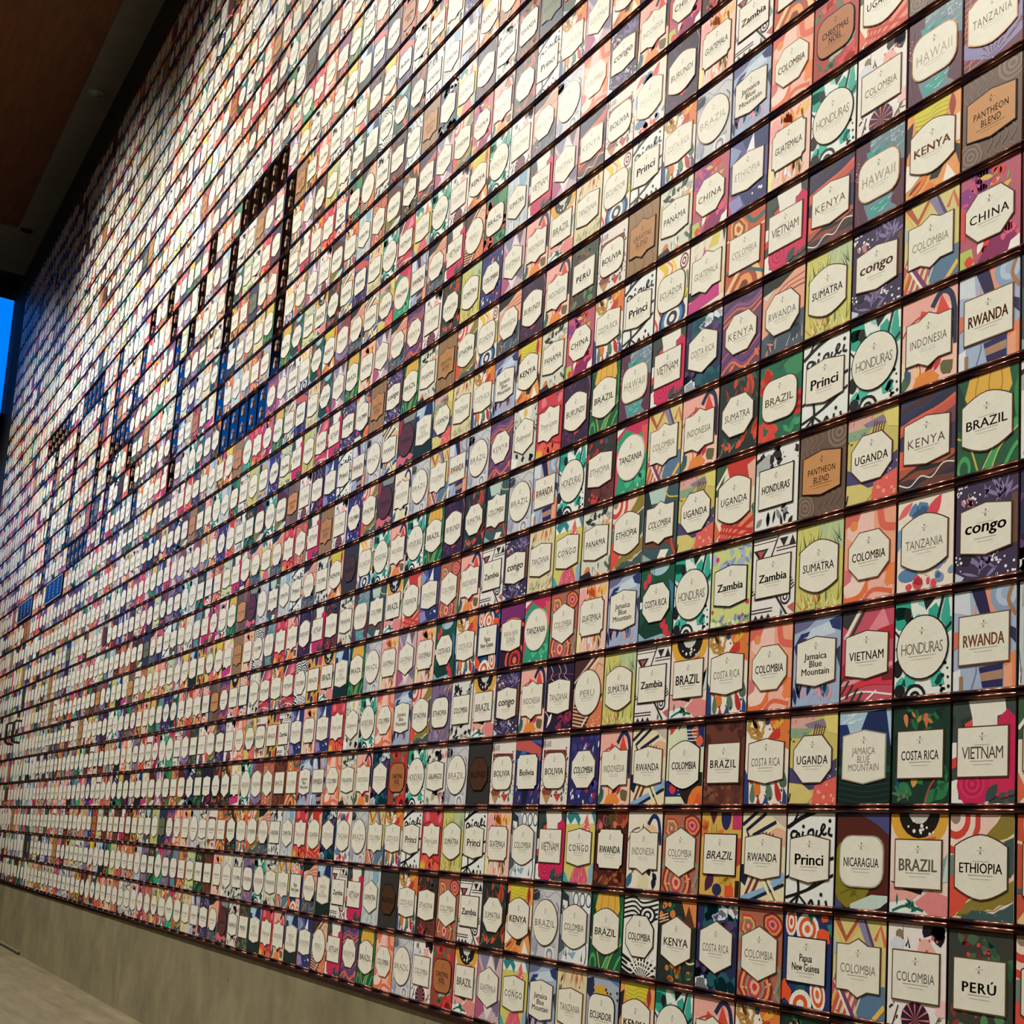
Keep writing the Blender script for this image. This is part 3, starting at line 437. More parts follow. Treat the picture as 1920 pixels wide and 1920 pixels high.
d('HA', 'HAWAII', 'round', 'Hawaii card with plum banks and grey-teal water', 'Hawaii', '5a3448',
  lambda c: (c.poly('6f8a96', [(.3, 1), (1, 1), (1, .55), (.7, .6), (.3, .68)]), c.poly('3c9a94', [(.22, .86), (.6, .84), (.7, .68), (.3, .62)]), c.hair('d8e4e4', 12, (.25, .9, .7, .98), .18, .014, (5, 30)), c.dots('e0d8e4', 20, (.7, 1, .8, 1), .012), c.hair('38546a', 8, (.3, .8, .66, .95), .16, .012, (5, 30)), c.poly('6f8a96', [(.15, .4), (.8, .34), (.75, .1), (.9, 0), (.3, 0), (.2, .2)]), c.poly('3ca098', [(.3, .16), (.7, .2), (.66, .06), (.32, .04)]), c.hair('d8e4e4', 9, (.25, .7, .05, .3), .16, .014, (0, 20)), c.curve('7a5068', [(.08, .9), (.1, .6), (.05, .3), (.12, 0)], .015), c.dots('e8b0b8', 10, (0, .16, .5, .8), .014)), ink='a59c88', bold=0.0, sp=1.1, edge='b88a60')
d('CG1', 'congo', 'flat', 'Congo card with purple flowers and white specks', 'Congo', '3c3050',
  lambda c: (c.leaves('8a7aa8', 12, (.45, .9, .74, .85), .3, .05, (20, 160)), c.dots('f0f0f2', 20, (0, .4, .78, .98), .022), c.leaves('c88a90', 6, (.1, .4, .7, .78), .14, .05, (40, 140)), c.poly('6a4a40', [(.9, .8), (1, .8), (1, .3), (.92, .3)]), c.leaves('8a7aa8', 13, (.3, .7, .0, .18), .3, .055, (10, 170)), c.circ('201a2c', .17, .24, .1, .12), c.dots('f0f0f2', 18, (.6, 1, .02, .25), .02), c.dots('f0f0f2', 6, (0, .15, .1, .3), .02), c.poly('c8d0dc', [(0, .1), (.15, .04), (.1, 0), (0, 0)])), ink='5a3424', bold=.03, shear=.12, sub='lines')
d('CG2', 'CONGO', 'flat', 'Congo card with pink scribbles and teal hills', 'pastel Congo', 'd4cc6c',
  lambda c: (c.poly('e8ece4', [(0, 1), (1, 1), (1, .84), (0, .82)]), c.poly('2f8488', [(0, .94), (.15, .82), (.3, .92), (.45, .8), (.5, .9), (.4, .98), (.1, 1)]), c.poly('e06a64', [(.5, .7), (.72, .98), (.86, .7)]), c.dots('f4e8e0', 8, (.6, .8, .72, .85), .018), c.poly('4a8aa4', [(.85, 1), (1, 1), (1, .8)]), c.poly('d85a70', [(.2, .0), (.35, .2), (.7, .26), (.85, .05), (.8, 0)]), c.hair('f0b8c0', 14, (.25, .75, 0, .12), .16, .012, (60, 140)), c.poly('4aa8b0', [(0, 0), (.2, 0), (.05, .14), (0, .16)]), c.poly('8ab0d0', [(.85, .2), (1, .3), (1, 0), (.88, 0)])), bold=.01, sp=1.3, sub='lines')
d('TZ1', 'TANZANIA', 'barrel', 'Tanzania card with coral leaves and blue pebbles', 'Tanzania', 'f0e2d2',
  lambda c: (c.blobs('5a84b0', 4, (.25, .55, .78, 1), .09, .2), c.leaf('dc4a58', .5, .68, .5, .2, 55), c.leaf('e46a6a', .0, .8, .35, .12, 40), c.leaves('dc5a64', 4, (.1, .4, .65, .75), .16, .06), c.poly('7aa0c4', [(0, .68), (.08, .7), (.06, .5), (0, .45)]), c.stripes('dc5a64', .7, .32, .02, .06, 4, 60, .22), c.circ('5a84b0', .2, .18, .18, .1), c.blobs('dc4a58', 6, (.1, .7, .02, .16), .07, .2), c.blobs('7a98c4', 5, (.7, 1, .08, .3), .07, .2), c.curve('d8c8b8', [(.4, .2), (.6, .12), (.6, 0)], .02)), ink='8a8270', sp=1.0)
d('TZ2', 'TANZANIA', 'circ', 'Tanzania card with pink and emerald washes', 'Tanzania', '2f9a70',
  lambda c: (c.poly('c8305c', [(0, .8), (.3, .95), (.7, .8), (1, .9), (1, 1), (0, 1)]), c.poly('f0e4e4', [(0, 1), (.3, 1), (.1, .92), (0, .88)]), c.poly('d83a60', [(0, .7), (.14, .6), (.05, .1), (0, 0)]), c.poly('e05a54', [(.8, .92), (1, .9), (1, .5), (.9, .6)]), c.blobs('4ab88a', 4, (.3, .9, .05, .25), .1), c.blobs('8ad8b8', 3, (.2, .8, 0, .12), .05), c.dots('f0b8c8', 8, (0, .3, .2, .9), .012)), bold=.02, edge='d8d0b8')
d('TZ3', 'TANZANIA', 'flat', 'Tanzania card with dark veined marble', 'Tanzania', '2a1c34',
  lambda c: ([c.curve('e4dce0', [(x, 1), (x + .12, .88), (x + .05, .8), (x + .3, .7)], .012) for x in (.1, .4, .6)], c.curve('c8405a', [(0, .75), (.4, .85), (1, .8)], .01), c.blobs('8a2a4a', 6, (.4, 1, 0, .28), .08, .4), c.dots('d85a7a', 12, (.4, 1, .02, .25), .015), c.leaf('f0ece8', .1, .05, .35, .1, 60), c.curve('e8e0e0', [(0, .3), (.15, .2), (.1, .05)], .02)), ink='7a7468', shear=.1)
d('TZ4', 'TANZANIA', 'flat', 'Tanzania card with pale grasses and peach petals', 'grassy Tanzania', 'ddd2a8',
  lambda c: (c.leaves('dd8a64', 8, (.1, .9, .72, .85), .28, .06, (60, 120)), c.hair('f0e8d4', 8, (.1, .9, .72, .8), .26, .02, (60, 120)), c.leaves('4a3c44', 3, (0, .15, .6, .9), .2, .05, (60, 100)), c.dots('3a2c2c', 5, (.3, .9, .7, .8), .018), c.hair('6a6448', 16, (0, 1, 0, .12), .25, .018, (40, 70)), c.hair('f0e8cc', 12, (0, 1, 0, .12), .25, .02, (40, 80)), c.leaves('a8b07a', 6, (0, 1, 0, .25), .12, .05)), ink='6f6a60', shear=.15)
d('TZ5', 'TANZANIA', 'barrel', 'Tanzania card with maroon bricks and violet fan', 'Tanzania', '6a2c3c',
  lambda c: (c.stripes('e0907c', 0, .0, .012, .09, 16, 12, 1.3), c.stripes('e0907c', .1, .0, .012, .22, 6, 78, 2), c.fan(['8a84b4'], .5, .0, .6, 8, 20, 160, .35), c.poly('8a84b4', [(0, .35), (.5, .05), (0, .2)]), c.poly('8a84b4', [(1, .5), (.75, .2), (1, .3)]), c.poly('7a74a8', [(.0, 1), (.2, .8), (.3, 1)])), ink='a09680', sp=1.2, bold=.005, edge='c89a70')
d('PR', 'Princi', 'flat', 'white card with black handwriting and brush strokes', 'handwritten', 'e9ede9',
  lambda c: (c.curve('111010', [(0, .84), (.3, .95), (.6, 1.02)], .07), c.curve('111010', [(.1, .86), (.22, 1)], .04),
             c.curve('111010', [(.22, .79), (.12, .80), (.08, .745), (.16, .72), (.24, .78), (.27, .73)], .045), c.curve('111010', [(.34, .80), (.33, .74), (.38, .72)], .045), c.circ('111010', .345, .855, .03),
             c.curve('111010', [(.45, .73), (.46, .80), (.55, .82), (.56, .75)], .045), c.curve('111010', [(.64, .82), (.62, .76), (.68, .75), (.74, .80), (.80, .86), (.76, .88), (.72, .82), (.78, .77), (.84, .79)], .04), c.curve('111010', [(.9, .85), (.88, .78), (.96, .76)], .045), c.circ('111010', .9, .92, .03),
             c.band('111010', [(.88, .5), (1, .52)], .05), c.curve('111010', [(0, .28), (.3, .36), (.36, .3)], .045), c.curve('111010', [(0, .06), (.3, .12), (.6, .2), (1, .34)], .045), c.curve('111010', [(.25, .3), (.28, .15), (.24, 0)], .05), c.curve('111010', [(.74, .4), (.66, .26), (.4, .14)], .03),
             c.band('111010', [(.1, .0), (.28, .1), (.45, 0)], .04), c.curve('111010', [(.5, .0), (.56, .05), (.6, 0)], .045), c.band('111010', [(.72, .06), (.72, 0)], .045), c.circ('111010', .76, .12, .03), c.band('111010', [(.86, .06), (.88, 0)], .045)), ink='2e2823', bold=.03)
d('SU1', 'SUMATRA', 'barrel', 'Sumatra card with yellow-green grasses', 'Sumatra', 'cfcb72',
  lambda c: (c.poly('b8c89a', [(.45, 1), (1, 1), (1, .66), (.6, .66)]), c.hair('5a6a28', 12, (.05, .5, .64, .75), .4, .025, (65, 110)), c.hair('e0dc8a', 10, (.1, .9, .64, .75), .4, .03, (70, 110)), c.hair('4a5a3a', 5, (.85, 1, .64, .8), .3, .02, (90, 130)), c.hair('a8b03c', 12, (.2, 1, 0, .12), .4, .03, (55, 125)), c.hair('f0e8b8', 8, (.2, 1, 0, .1), .34, .03, (55, 125)), c.hair('d8604a', 9, (0, .5, 0, .15), .3, .02, (30, 150)), c.hair('6a7028', 5, (.4, 1, 0, .1), .34, .02, (70, 110))), bold=.012, sub='lines')
d('SU2', 'SUMATRA', 'oct', 'Sumatra card with rust leaves on near black', 'dark Sumatra', '26302c',
  lambda c: (c.leaves('c84a34', 6, (0, 1, .66, .9), .28, .1, (30, 150)), c.leaves('3a5a48', 6, (0, 1, .7, 1), .25, .1), c.leaves('8a3a28', 4, (0, 1, .66, .8), .25, .06, (60, 120)), c.leaves('d85034', 6, (0, 1, 0, .2), .34, .14, (20, 160)), c.leaves('34504a', 6, (0, 1, 0, .2), .25, .1), c.hair('e89a7a', 8, (0, 1, 0, .15), .25, .012, (30, 150))), ink='6a6458', bold=0.0, sp=.95)
d('SU3', 'SUMATRA', 'hex', 'Sumatra card with pale blue brushed grain', 'pale Sumatra', 'c4ced2',
  lambda c: (c.hair('8a949a', 14, (0, 1, .64, .9), .4, .02, (80, 100)), c.hair('e8eced', 10, (0, 1, .64, .9), .4, .03, (80, 100)), c.poly('8ab0c8', [(.5, 1), (.9, 1), (.8, .7), (.6, .7)]), c.hair('5a6468', 14, (0, 1, 0, .15), .4, .018, (80, 100)), c.hair('eceeee', 10, (0, 1, 0, .15), .4, .03, (80, 100))), ink=KB, bold=.02)
INA = lambda c: (c.poly('eeb0a4', [(0, 1), (1, 1), (1, .85), (0, .75)]), c.poly('dd4a3c', [(.25, .62), (.35, .85), (.62, .76), (.72, .95), (.9, .7), (.75, .62)]), c.curve('b84034', [(0, .62), (.15, .74), (.4, .8)], .03), c.curve('232a4c', [(.55, .84), (.72, .98), (.9, .9), (.98, .6)], .09), c.poly('232a4c', [(.9, .62), (1, .6), (1, .35), (.94, .35)]), c.poly('f0e0b0', [(0, .34), (.12, .26), (.1, .05), (0, .1)]), c.leaves('c83440', 5, (.3, .7, .1, .22), .3, .09, (20, 110)), c.poly('e88a3c', [(.2, 0), (.3, .14), (.55, .16), (.7, .06), (.65, 0)]), c.leaf('f4c890', .25, .1, .2, .12, 70), c.leaf('3c6a50', 0, .0, .34, .16, 60), c.blob('6a6440', .82, .13, .12), c.leaf('34507a', .12, .1, .24, .1, 100))
d('IN1', 'INDONESIA', 'brk', 'Indonesia card with red cloth and navy stroke', 'Indonesia', 'f2c8b4', INA, ink='77705f', sp=1.05, sub='WEST JAVA')
d('IN2', 'INDONESIA', 'brk', 'Indonesia card with beige sails and slate stroke', 'beige Indonesia', 'ece2d0',
  lambda c: (c.poly('e8c8a0', [(.5, .62), (.55, .9), (.85, .8), (.9, .62)]), c.poly('5a4a40', [(.35, .62), (.45, .86), (.52, .66)]), c.curve('6a5a50', [(0, .62), (.15, .76), (.35, .8)], .03), c.curve('16305c', [(.6, .84), (.74, .95), (.9, .88), (.98, .58)], .08), c.leaves('14202c', 5, (.5, 1, 0, .25), .25, .12), c.leaf('3a6a84', 0, 0, .34, .16, 60), c.poly('e0d8b0', [(.35, 0), (.4, .2), (.6, .22), (.7, 0)]), c.leaf('8a5a4a', .2, .2, .2, .1, 100)), ink='9a937f', sub='WEST JAVA')
d('JA1', 'Jamaica\nBlue\nMountain', 'flat', 'Jamaica Blue Mountain card with pale blue sky', 'Jamaica', 'a4b4d0',
  lambda c: (c.poly('6a6a90', [(0, 1), (.5, 1), (.3, .9), (0, .85)]), c.poly('c8d8e8', [(.2, .85), (.8, .95), (.9, .8), (.3, .75)]), c.poly('28386c', [(0, .7), (.15, .84), (.35, .86), (.2, .7), (.05, .6)]), c.poly('28386c', [(.75, .95), (1, 1), (1, .82), (.82, .86)]), c.hair('e8f0f4', 8, (.2, .7, .74, .9), .2, .015, (5, 30)), c.poly('2c3a60', [(.9, .6), (1, .65), (1, .4)]), c.leaves('e0a0a8', 6, (.05, .9, 0, .2), .3, .1, (70, 110)), c.leaves('24305c', 6, (0, 1, 0, .15), .3, .08, (60, 120)), c.hair('c8c0e0', 10, (.3, .7, .1, .25), .2, .012, (200, 340)), c.leaves('6a8ab0', 3, (.6, 1, 0, .2), .25, .1, (60, 120))), ink='5a4030', bold=.02, ls=.8)
d('JA2', 'JAMAICA\nBLUE\nMOUNTAIN', 'flat', 'Jamaica Blue Mountain card with navy peaks', 'navy Jamaica', '14302c',
  lambda c: (c.poly('a8c8dc', [(0, 1), (1, 1), (1, .6), (0, .6)]), c.hair('e0ecf2', 8, (.05, .6, .85, .98), .3, .02, (5, 25)), c.poly('1c2c5c', [(.3, .6), (.55, .98), (.9, 1.0), (1, .6)]), c.poly('22346a', [(0, .86), (.15, .86), (.3, .6), (0, .6)]), c.poly('8ab0c0', [(.95, .98), (1, .9), (1, 1)]), c.poly('0f2622', [(0, .3), (1, .28), (1, 0), (0, 0)]), [c.curve('1f4840', [(0, y), (.5, y - .05), (1, y - .02)], .01) for y in (.24, .18, .12, .06)], c.poly('1c4a40', [(0, .32), (.5, .26), (1, .33), (1, .4), (0, .4)])), ink='a09a86', ls=.8, edge='c8c0a8')
d('VI1', 'VIETNAM', 'flat', 'Vietnam card with red and green brush stripes', 'striped Vietnam', 'c85468',
  lambda c: (c.poly('34383a', [(0, 1), (.3, 1), (.1, .8), (0, .85)]), c.band('e8e8d8', [(.05, .7), (.35, 1)], .06), c.band('2c3a34', [(.14, .68), (.44, 1)], .05), c.poly('e88a98', [(.5, .75), (.8, 1), (.95, .75)]), c.poly('c02438', [(.7, .76), (1, .8), (1, .64), (.6, .66)]), c.poly('b02034', [(0, .4), (.2, .5), (.1, .2), (0, .25)]), c.curve('e89aa4', [(0, .2), (.4, .24), (1, .38)], .07), c.curve('d8384a', [(0, .1), (.5, .2), (1, .18)], .1), c.curve('f0e4dc', [(0, .04), (.4, .1), (1, .04)], .03), c.stripes('28402f', .3, -.06, .04, .11, 5, 55, .25), c.band('f4ece4', [(.5, .0), (.7, .1)], .03), c.poly('7a2430', [(.8, .3), (1, .32), (1, .2), (.8, .2)])), bold=.015, sp=1.05)
d('VI2', 'VIETNAM', 'sq', 'Vietnam card with large magenta rose', 'rose Vietnam', '3c4844',
  lambda c: (c.leaves('2c3432', 6, (0, .4, .7, 1), .3, .16), c.poly('eae6da', [(.26, 1), (.84, 1), (.86, .86), (.72, .84), (.72, .68), (.34, .66), (.32, .84)]), c.poly('e04a4a', [(.2, .78), (.32, .82), (.32, .68), (.2, .68)]), c.poly('cc2456', [(.74, .82), (.88, .9), (1, .82), (1, .1), (.86, .2), (.86, .68), (.72, .7)]), c.poly('f0e8e4', [(0, .6), (.08, .6), (.08, .45), (0, .4)]), c.poly('d84040', [(0, .44), (.09, .46), (.09, .36), (0, .34)]), c.poly('eeeae0', [(0, .22), (.1, .24), (.12, .04), (.45, .02), (.6, .1), (.6, 0), (0, 0)]), c.blob('cc2456', .36, .17, .28, .06, 18), c.rings(['d83468', 'b81e4a', 'd83468', 'b81e4a', 'd83468'], .34, .19, .2), c.blob('d02a58', .8, .2, .2, .12), c.blob('e0483c', .66, .12, .08), c.leaf('3a4c4c', .55, .02, .3, .16, 50), c.leaves('4a5652', 3, (.8, 1, 0, .12), .18, .1)), ink='5c4c40', bold=.0, sp=.9, sub='lines')
d('ZA1', 'Zambia', 'sq', 'Zambia card with black and white tribal geometry', 'Zambia', 'ebe4e0',
  lambda c: (c.stripes('2a2422', .0, .93, .015, .05, 2, 0, .55), c.poly('2a2422', [(0, .86), (.18, .7), (.36, .86)]), c.poly('c84a44', [(.1, .84), (.18, .75), (.27, .84)]), c.poly('3a7a6a', [(.2, .84), (.24, .8), (.3, .84)]), c.band('2a2422', [(.4, .7), (.6, 1)], .03), c.poly('2a2422', [(.62, .95), (.72, .84), (.82, .95)]), c.poly('2a2422', [(.84, .84), (.92, .96), (1, .84)]), c.stripes('2a2422', .55, .8, .015, .05, 2, 0, .5), c.stripes('2a2422', .91, .3, .02, .05, 7, 30, .12), c.stripes('2a2422', .0, .3, .02, .05, 7, 30, .08), c.stripes('3a3230', .05, .24, .012, .03, 4, 0, .45), c.band('2a2422', [(.55, .28), (.85, 0)], .04), c.poly('3a7a6a', [(.7, .1), (.75, .04), (.68, 0)]), c.poly('c8605a', [(.85, .1), (1, .14), (1, .02)]), c.stripes('2a2422', 0, .08, .015, .05, 2, 0, .5), [c.poly('2a2422', [(x, 0), (x + .06, .06), (x + .12, 0)]) for x in (.05, .2, .35)], c.rings(['2a2422', 'ebe4e0', '2a2422', 'ebe4e0'], .8, .22, .12)), ink=KB, bold=.035, edge='4a3a30')
d('ZA2', 'Zambia', 'flat', 'Zambia card with black frame and lilac blossoms', 'floral Zambia', 'cfd88a',
  lambda c: (c.blobs('a8b8d4', 6, (0, 1, .72, 1), .1, .3), c.leaves('8a9ac8', 9, (0, 1, .7, 1), .18, .07), c.dots('d83a5a', 4, (0, 1, .68, .95), .05), c.leaves('8a90c4', 9, (.1, 1, 0, .25), .2, .07), c.dots('d83a5a', 4, (0, 1, .05, .3), .05), c.blobs('e8ecc8', 4, (0, .6, 0, .2), .08), c.leaves('7aa884', 5, (0, 1, 0, .3), .16, .06)), ink=KB, bold=.035, edge='16181a')
d('GU1', 'GUATEMALA', 'notch', 'Guatemala card with orange lilies', 'Guatemala', 'f0c8b8',
  lambda c: (c.blob('f0a8a8', .1, .8, .2), c.leaves('ee8440', 7, (.4, .7, .72, .8), .32, .1, (40, 140)), c.leaves('f0c050', 5, (.7, .9, .72, .8), .26, .08, (50, 130)), c.dots('b8782c', 8, (.1, .45, .68, .8), .02), c.leaves('26242c', 3, (.1, 1, .8, 1), .16, .04, (60, 120)), c.poly('f4e4a0', [(0, .34), (.15, .3), (.1, .0), (0, 0)]), c.leaves('ee9a5c', 5, (.3, .7, 0, .1), .34, .1, (30, 110)), c.leaves('f0dca0', 4, (.5, .8, .1, .2), .26, .1, (50, 130)), c.leaves('26383a', 4, (.1, 1, 0, .3), .22, .06, (60, 130)), c.leaves('e8eef2', 4, (.2, .9, 0, .1), .22, .06, (60, 130)), c.dots('e88a7a', 8, (.4, .9, .1, .25), .014)), ink='4e4438', bold=.01, sp=.95)
d('GU2', 'GUATEMALA', 'hex', 'Guatemala card with mauve and grey triangles', 'mauve Guatemala', 'c9b0b8',
  lambda c: (c.poly('8a84a0', [(0, 1), (.5, 1), (.3, .7)]), c.poly('e8dce0', [(.3, .7), (.5, 1), (.75, .75)]), c.poly('6a5a68', [(.6, 1), (.9, 1), (.75, .75)]), c.poly('b87a94', [(0, .9), (.2, .7), (0, .62)]), c.poly('b05a80', [(0, .35), (.5, .2), (.1, 0), (0, 0)]), c.poly('e8e0e4', [(.3, .25), (.7, .2), (.5, 0)]), c.poly('7a7088', [(.6, .25), (1, .35), (1, .05)]), c.hair('f0e8ec', 8, (.4, 1, 0, .1), .3, .015, (40, 70)), c.dots('4a4050', 6, (.7, .95, .1, .25), .015)), ink='77706a', sp=1.0)
d('GU3', 'GUATEMALA', 'brk', 'Guatemala card with magenta block and cream cones', 'cream Guatemala', 'e9e0cc',
  lambda c: (c.poly('d8c860', [(.5, .82), (.65, 1), (.85, 1), (.8, .82)]), c.poly('c8508a', [(.3, .7), (.42, .88), (.5, .7)]), c.poly('2a2422', [(.9, 1), (1, 1), (.96, .8)]), c.hair('b8b0a0', 8, (.1, .4, .74, .95), .14, .014, (20, 70)), c.poly('26201c', [(0, .32), (.9, .3), (.6, .2), (0, .18)]), c.poly('c83a84', [(0, .16), (.85, .3), (.88, .08), (.3, .02), (0, .0)]), c.poly('e8c8a0', [(.85, .35), (1, .5), (1, .1), (.9, .1)])), ink='8a7a68', sp=1.0)
d('BO1', 'BOLIVIA', 'round', 'Bolivia card with red-brown village and white dots', 'Bolivia', 'e6ddd4',
  lambda c: (c.stripes('6a2f2c', .1, .84, .03, .07, 7, 90, .2), c.poly('7a3430', [(.05, .82), (.9, .8), (.9, .72), (.05, .7)]), c.stripes('3a302c', .3, .86, .02, .05, 8, 90, .12), c.dots('f4f0ea', 22, (.0, .15, .1, .95), .02), c.dots('6a3a34', 12, (.0, .12, .2, .9), .02), c.poly('8a4a3a', [(.05, .2), (.25, .32), (.45, .2), (.25, .02)]), c.poly('b88a54', [(.1, .14), (.4, .14), (.25, 0)]), c.poly('c8403a', [(.5, .16), (.8, .16), (.65, .04)]), c.leaves('5a7a60', 3, (.75, .95, .02, .25), .2, .08, (70, 110)), c.dots('3a302c', 8, (.4, .9, .02, .3), .025), c.dots('6a3a34', 14, (.88, 1, .1, .95), .02)), ink='4a3c30', bold=.02, sp=1.0)
d('BO2', 'Bolivia', 'notch', 'Bolivia card with blue peak and coral clouds', 'blue Bolivia', '2c3470',
  lambda c: (c.poly('c85a50', [(0, 1), (.5, 1), (1, .85), (1, .7), (.5, .8), (0, .85)]), c.poly('4a5aa0', [(.4, 1), (1, 1), (1, .9)]), c.poly('2f7ab0', [(0, .66), (.3, .86), (.55, .66)]), c.poly('a85a6a', [(.5, .72), (1, .78), (1, .66), (.6, .64)]), c.leaves('d85a54', 8, (0, 1, 0, .25), .22, .04, (40, 90)), c.poly('1a1c3c', [(.3, .3), (.6, .3), (.5, 0), (.35, 0)]), c.leaves('e8a8a0', 5, (0, 1, 0, .25), .14, .03, (40, 90))), ink=KB, bold=.025, edge='1a1a30')
d('EC1', 'ECUADOR', 'round', 'Ecuador card with yellow, red and blue loops', 'Ecuador', 'f0e6d6',
  lambda c: (c.curve('e8c43c', [(.1, 1), (.3, .85), (.2, .7)], .14), c.curve('e8904a', [(.3, 1), (.5, .85), (.35, .7)], .05), c.curve('f0d44a', [(.45, 1), (.6, .82), (.5, .7)], .06), c.rings(['7a3040', 'f0e6d6', '7a3040', 'f0e6d6'], .85, .86, .16, .8), c.curve('6a9a4a', [(.95, .7), (1, .5), (.94, .3)], .06), c.curve('e8d03c', [(.85, .3), (1, .42)], .08), c.rings(['c8384a', 'f0e6d6', 'd85a4a', 'f0e6d6'], .3, .3, .18), c.rings(['1c2c5c', '3a84b8', 'f0e6d6', '1c2c5c', 'f0e6d6'], .55, .1, .34, 1.2, .3), c.curve('d84a4a', [(0, .2), (.1, .06), (.05, 0)], .05)), ink='5c5448', sp=1.1)
d('EC2', 'ECUADOR', 'round', 'Ecuador card with blue mountains and ochre fields', 'blue Ecuador', 'a8b0c4',
  lambda c: (c.poly('5a7ab0', [(0, 1), (.6, 1), (1, .9), (1, 1), (0, 1)]), c.poly('242c50', [(0, .95), (.2, .98), (.25, .8), (.1, .7), (0, .75)]), c.poly('d8a83c', [(.2, .85), (.5, .9), (.8, .74), (.4, .68)]), c.dots('20242c', 8, (.5, 1, .7, .85), .03), c.leaves('3a4468', 5, (0, 1, 0, .25), .25, .1), c.poly('d8a83c', [(.1, .15), (.5, .25), (.8, .1)])), ink=KB, bold=.025, edge='16181a')
d('PA', 'PANAMA', 'flat', 'Panama card with grey leaves and apricot fruit', 'Panama', 'd8d6c4',
  lambda c: (c.leaves('34403a', 8, (.1, .8, .72, 1), .24, .1), c.leaves('a8aca0', 5, (0, 1, .7, 1), .2, .1), c.blob('e8a05c', .85, .74, .1), c.leaves('f0ece0', 4, (.3, .9, .72, .9), .18, .06), c.poly('c8b88a', [(0, .8), (.1, .8), (.1, .5), (0, .5)]), c.leaves('5a6a5a', 7, (.4, 1, 0, .25), .26, .08, (60, 140)), c.blob('d87a44', .22, .1, .1), c.poly('2c2420', [(0, .06), (.3, .1), (.4, 0), (0, 0)]), c.leaves('e8ece4', 5, (.4, .9, 0, .2), .24, .06, (60, 120)), c.poly('d8804a', [(.5, .0), (.6, .06), (.7, 0)])), bold=.01, sp=1.05)
d('PE1', 'PERÚ', 'sq', 'Peru card with dark green leaves and red berries', 'Peru', '3c3f38',
  lambda c: (c.leaves('4a6a48', 6, (.2, 1, .7, .95), .24, .14), c.leaves('6a2f34', 5, (.1, .6, .7, .95), .2, .08), c.leaves('2f5a44', 4, (.6, 1, .7, .9), .24, .12), c.dots('d8484a', 6, (.3, .8, .72, .9), .03), c.leaves('5a8a5a', 6, (0, 1, 0, .2), .26, .14), c.leaves('8a3a3c', 5, (0, 1, 0, .25), .2, .08), c.dots('c84448', 5, (.2, 1, .05, .4), .025)), ink='34302c', bold=.035, sp=1.15, edge='7a6448')
d('PE2', 'PERU', 'circ', 'Peru card with diagonal brown and peach stripes', 'striped Peru', 'e8b694',
  lambda c: (c.poly('4a2c24', [(0, 1), (.6, 1), (0, .55)]), c.band('f0dcc8', [(0, .66), (.7, 1.04)], .03), c.band('4a2c24', [(0, .6), (.85, 1.05)], .05), c.band('f0dcc8', [(0, .55), (1, 1.06)], .04), c.curve('b87a5a', [(.7, .75), (.8, .9), (1, .85)], .015), c.stripes('5a3024', -.05, .02, .035, .07, 7, -10, .7), c.poly('dd7a50', [(.5, 0), (.7, .3), (1, .36), (1, 0)]), c.dots('f0c8a8', 10, (.6, 1, .02, .2), .02), c.band('f4e8dc', [(.3, -.02), (.95, .5)], .04), c.band('3a2420', [(.38, -.02), (1, .46)], .03)), ink='a09a88', bold=0.0)
d('CH', 'CHINA', 'oct', 'China card with magenta asters and red tulips', 'China', 'b85a70',
  lambda c: (c.blobs('8a3a80', 4, (0, .45, .75, 1), .14), c.dots('e0488a', 18, (0, .45, .68, .96), .025), c.leaves('d8b84a', 4, (.5, .9, .75, .95), .22, .08), c.blobs('dd3a34', 5, (.55, 1, .74, .98), .07, .1), c.leaves('7aa84a', 3, (.5, .9, .8, 1), .2, .05), c.poly('d84a44', [(0, .7), (.1, .6), (.08, .3), (0, .35)]), c.poly('b8c860', [(0, .2), (.2, .2), (.25, 0), (0, 0)]), c.blobs('e03c38', 4, (.1, .5, .05, .2), .08, .1), c.leaf('f0ece4', .3, .1, .26, .1, 70), c.fan(['8a1c5c'], .62, .3, .5, 7, 230, 330, .5), c.blobs('e05a7a', 4, (.7, 1, .05, .3), .08), c.poly('f4eee8', [(.85, .1), (1, .14), (1, 0), (.8, 0)])), ink='5c4c40', bold=.015, sp=1.15)
d('BU', 'BURUNDI', 'barrel', 'Burundi card with dark plum night florals', 'Burundi', '36203c',
  lambda c: (c.leaves('241828', 6, (0, 1, .7, 1), .3, .1), c.blobs('c83a44', 2, (.5, .7, .72, .85), .09, .3), c.hair('a08a9c', 6, (0, .4, .7, .95), .2, .014, (30, 70)), c.curve('b0889c', [(.9, 1), (1, .8), (.95, .6)], .02), c.leaves('5a2c50', 6, (0, 1, .05, .3), .2, .08), c.blobs('d84444', 2, (.5, .75, .06, .2), .07, .3), c.dots('d8c0d0', 10, (0, 1, .02, .3), .01), c.hair('8a5a84', 6, (0, .5, 0, .2), .2, .014, (40, 90))), ink='5c5448', bold=.012, sp=1.05)
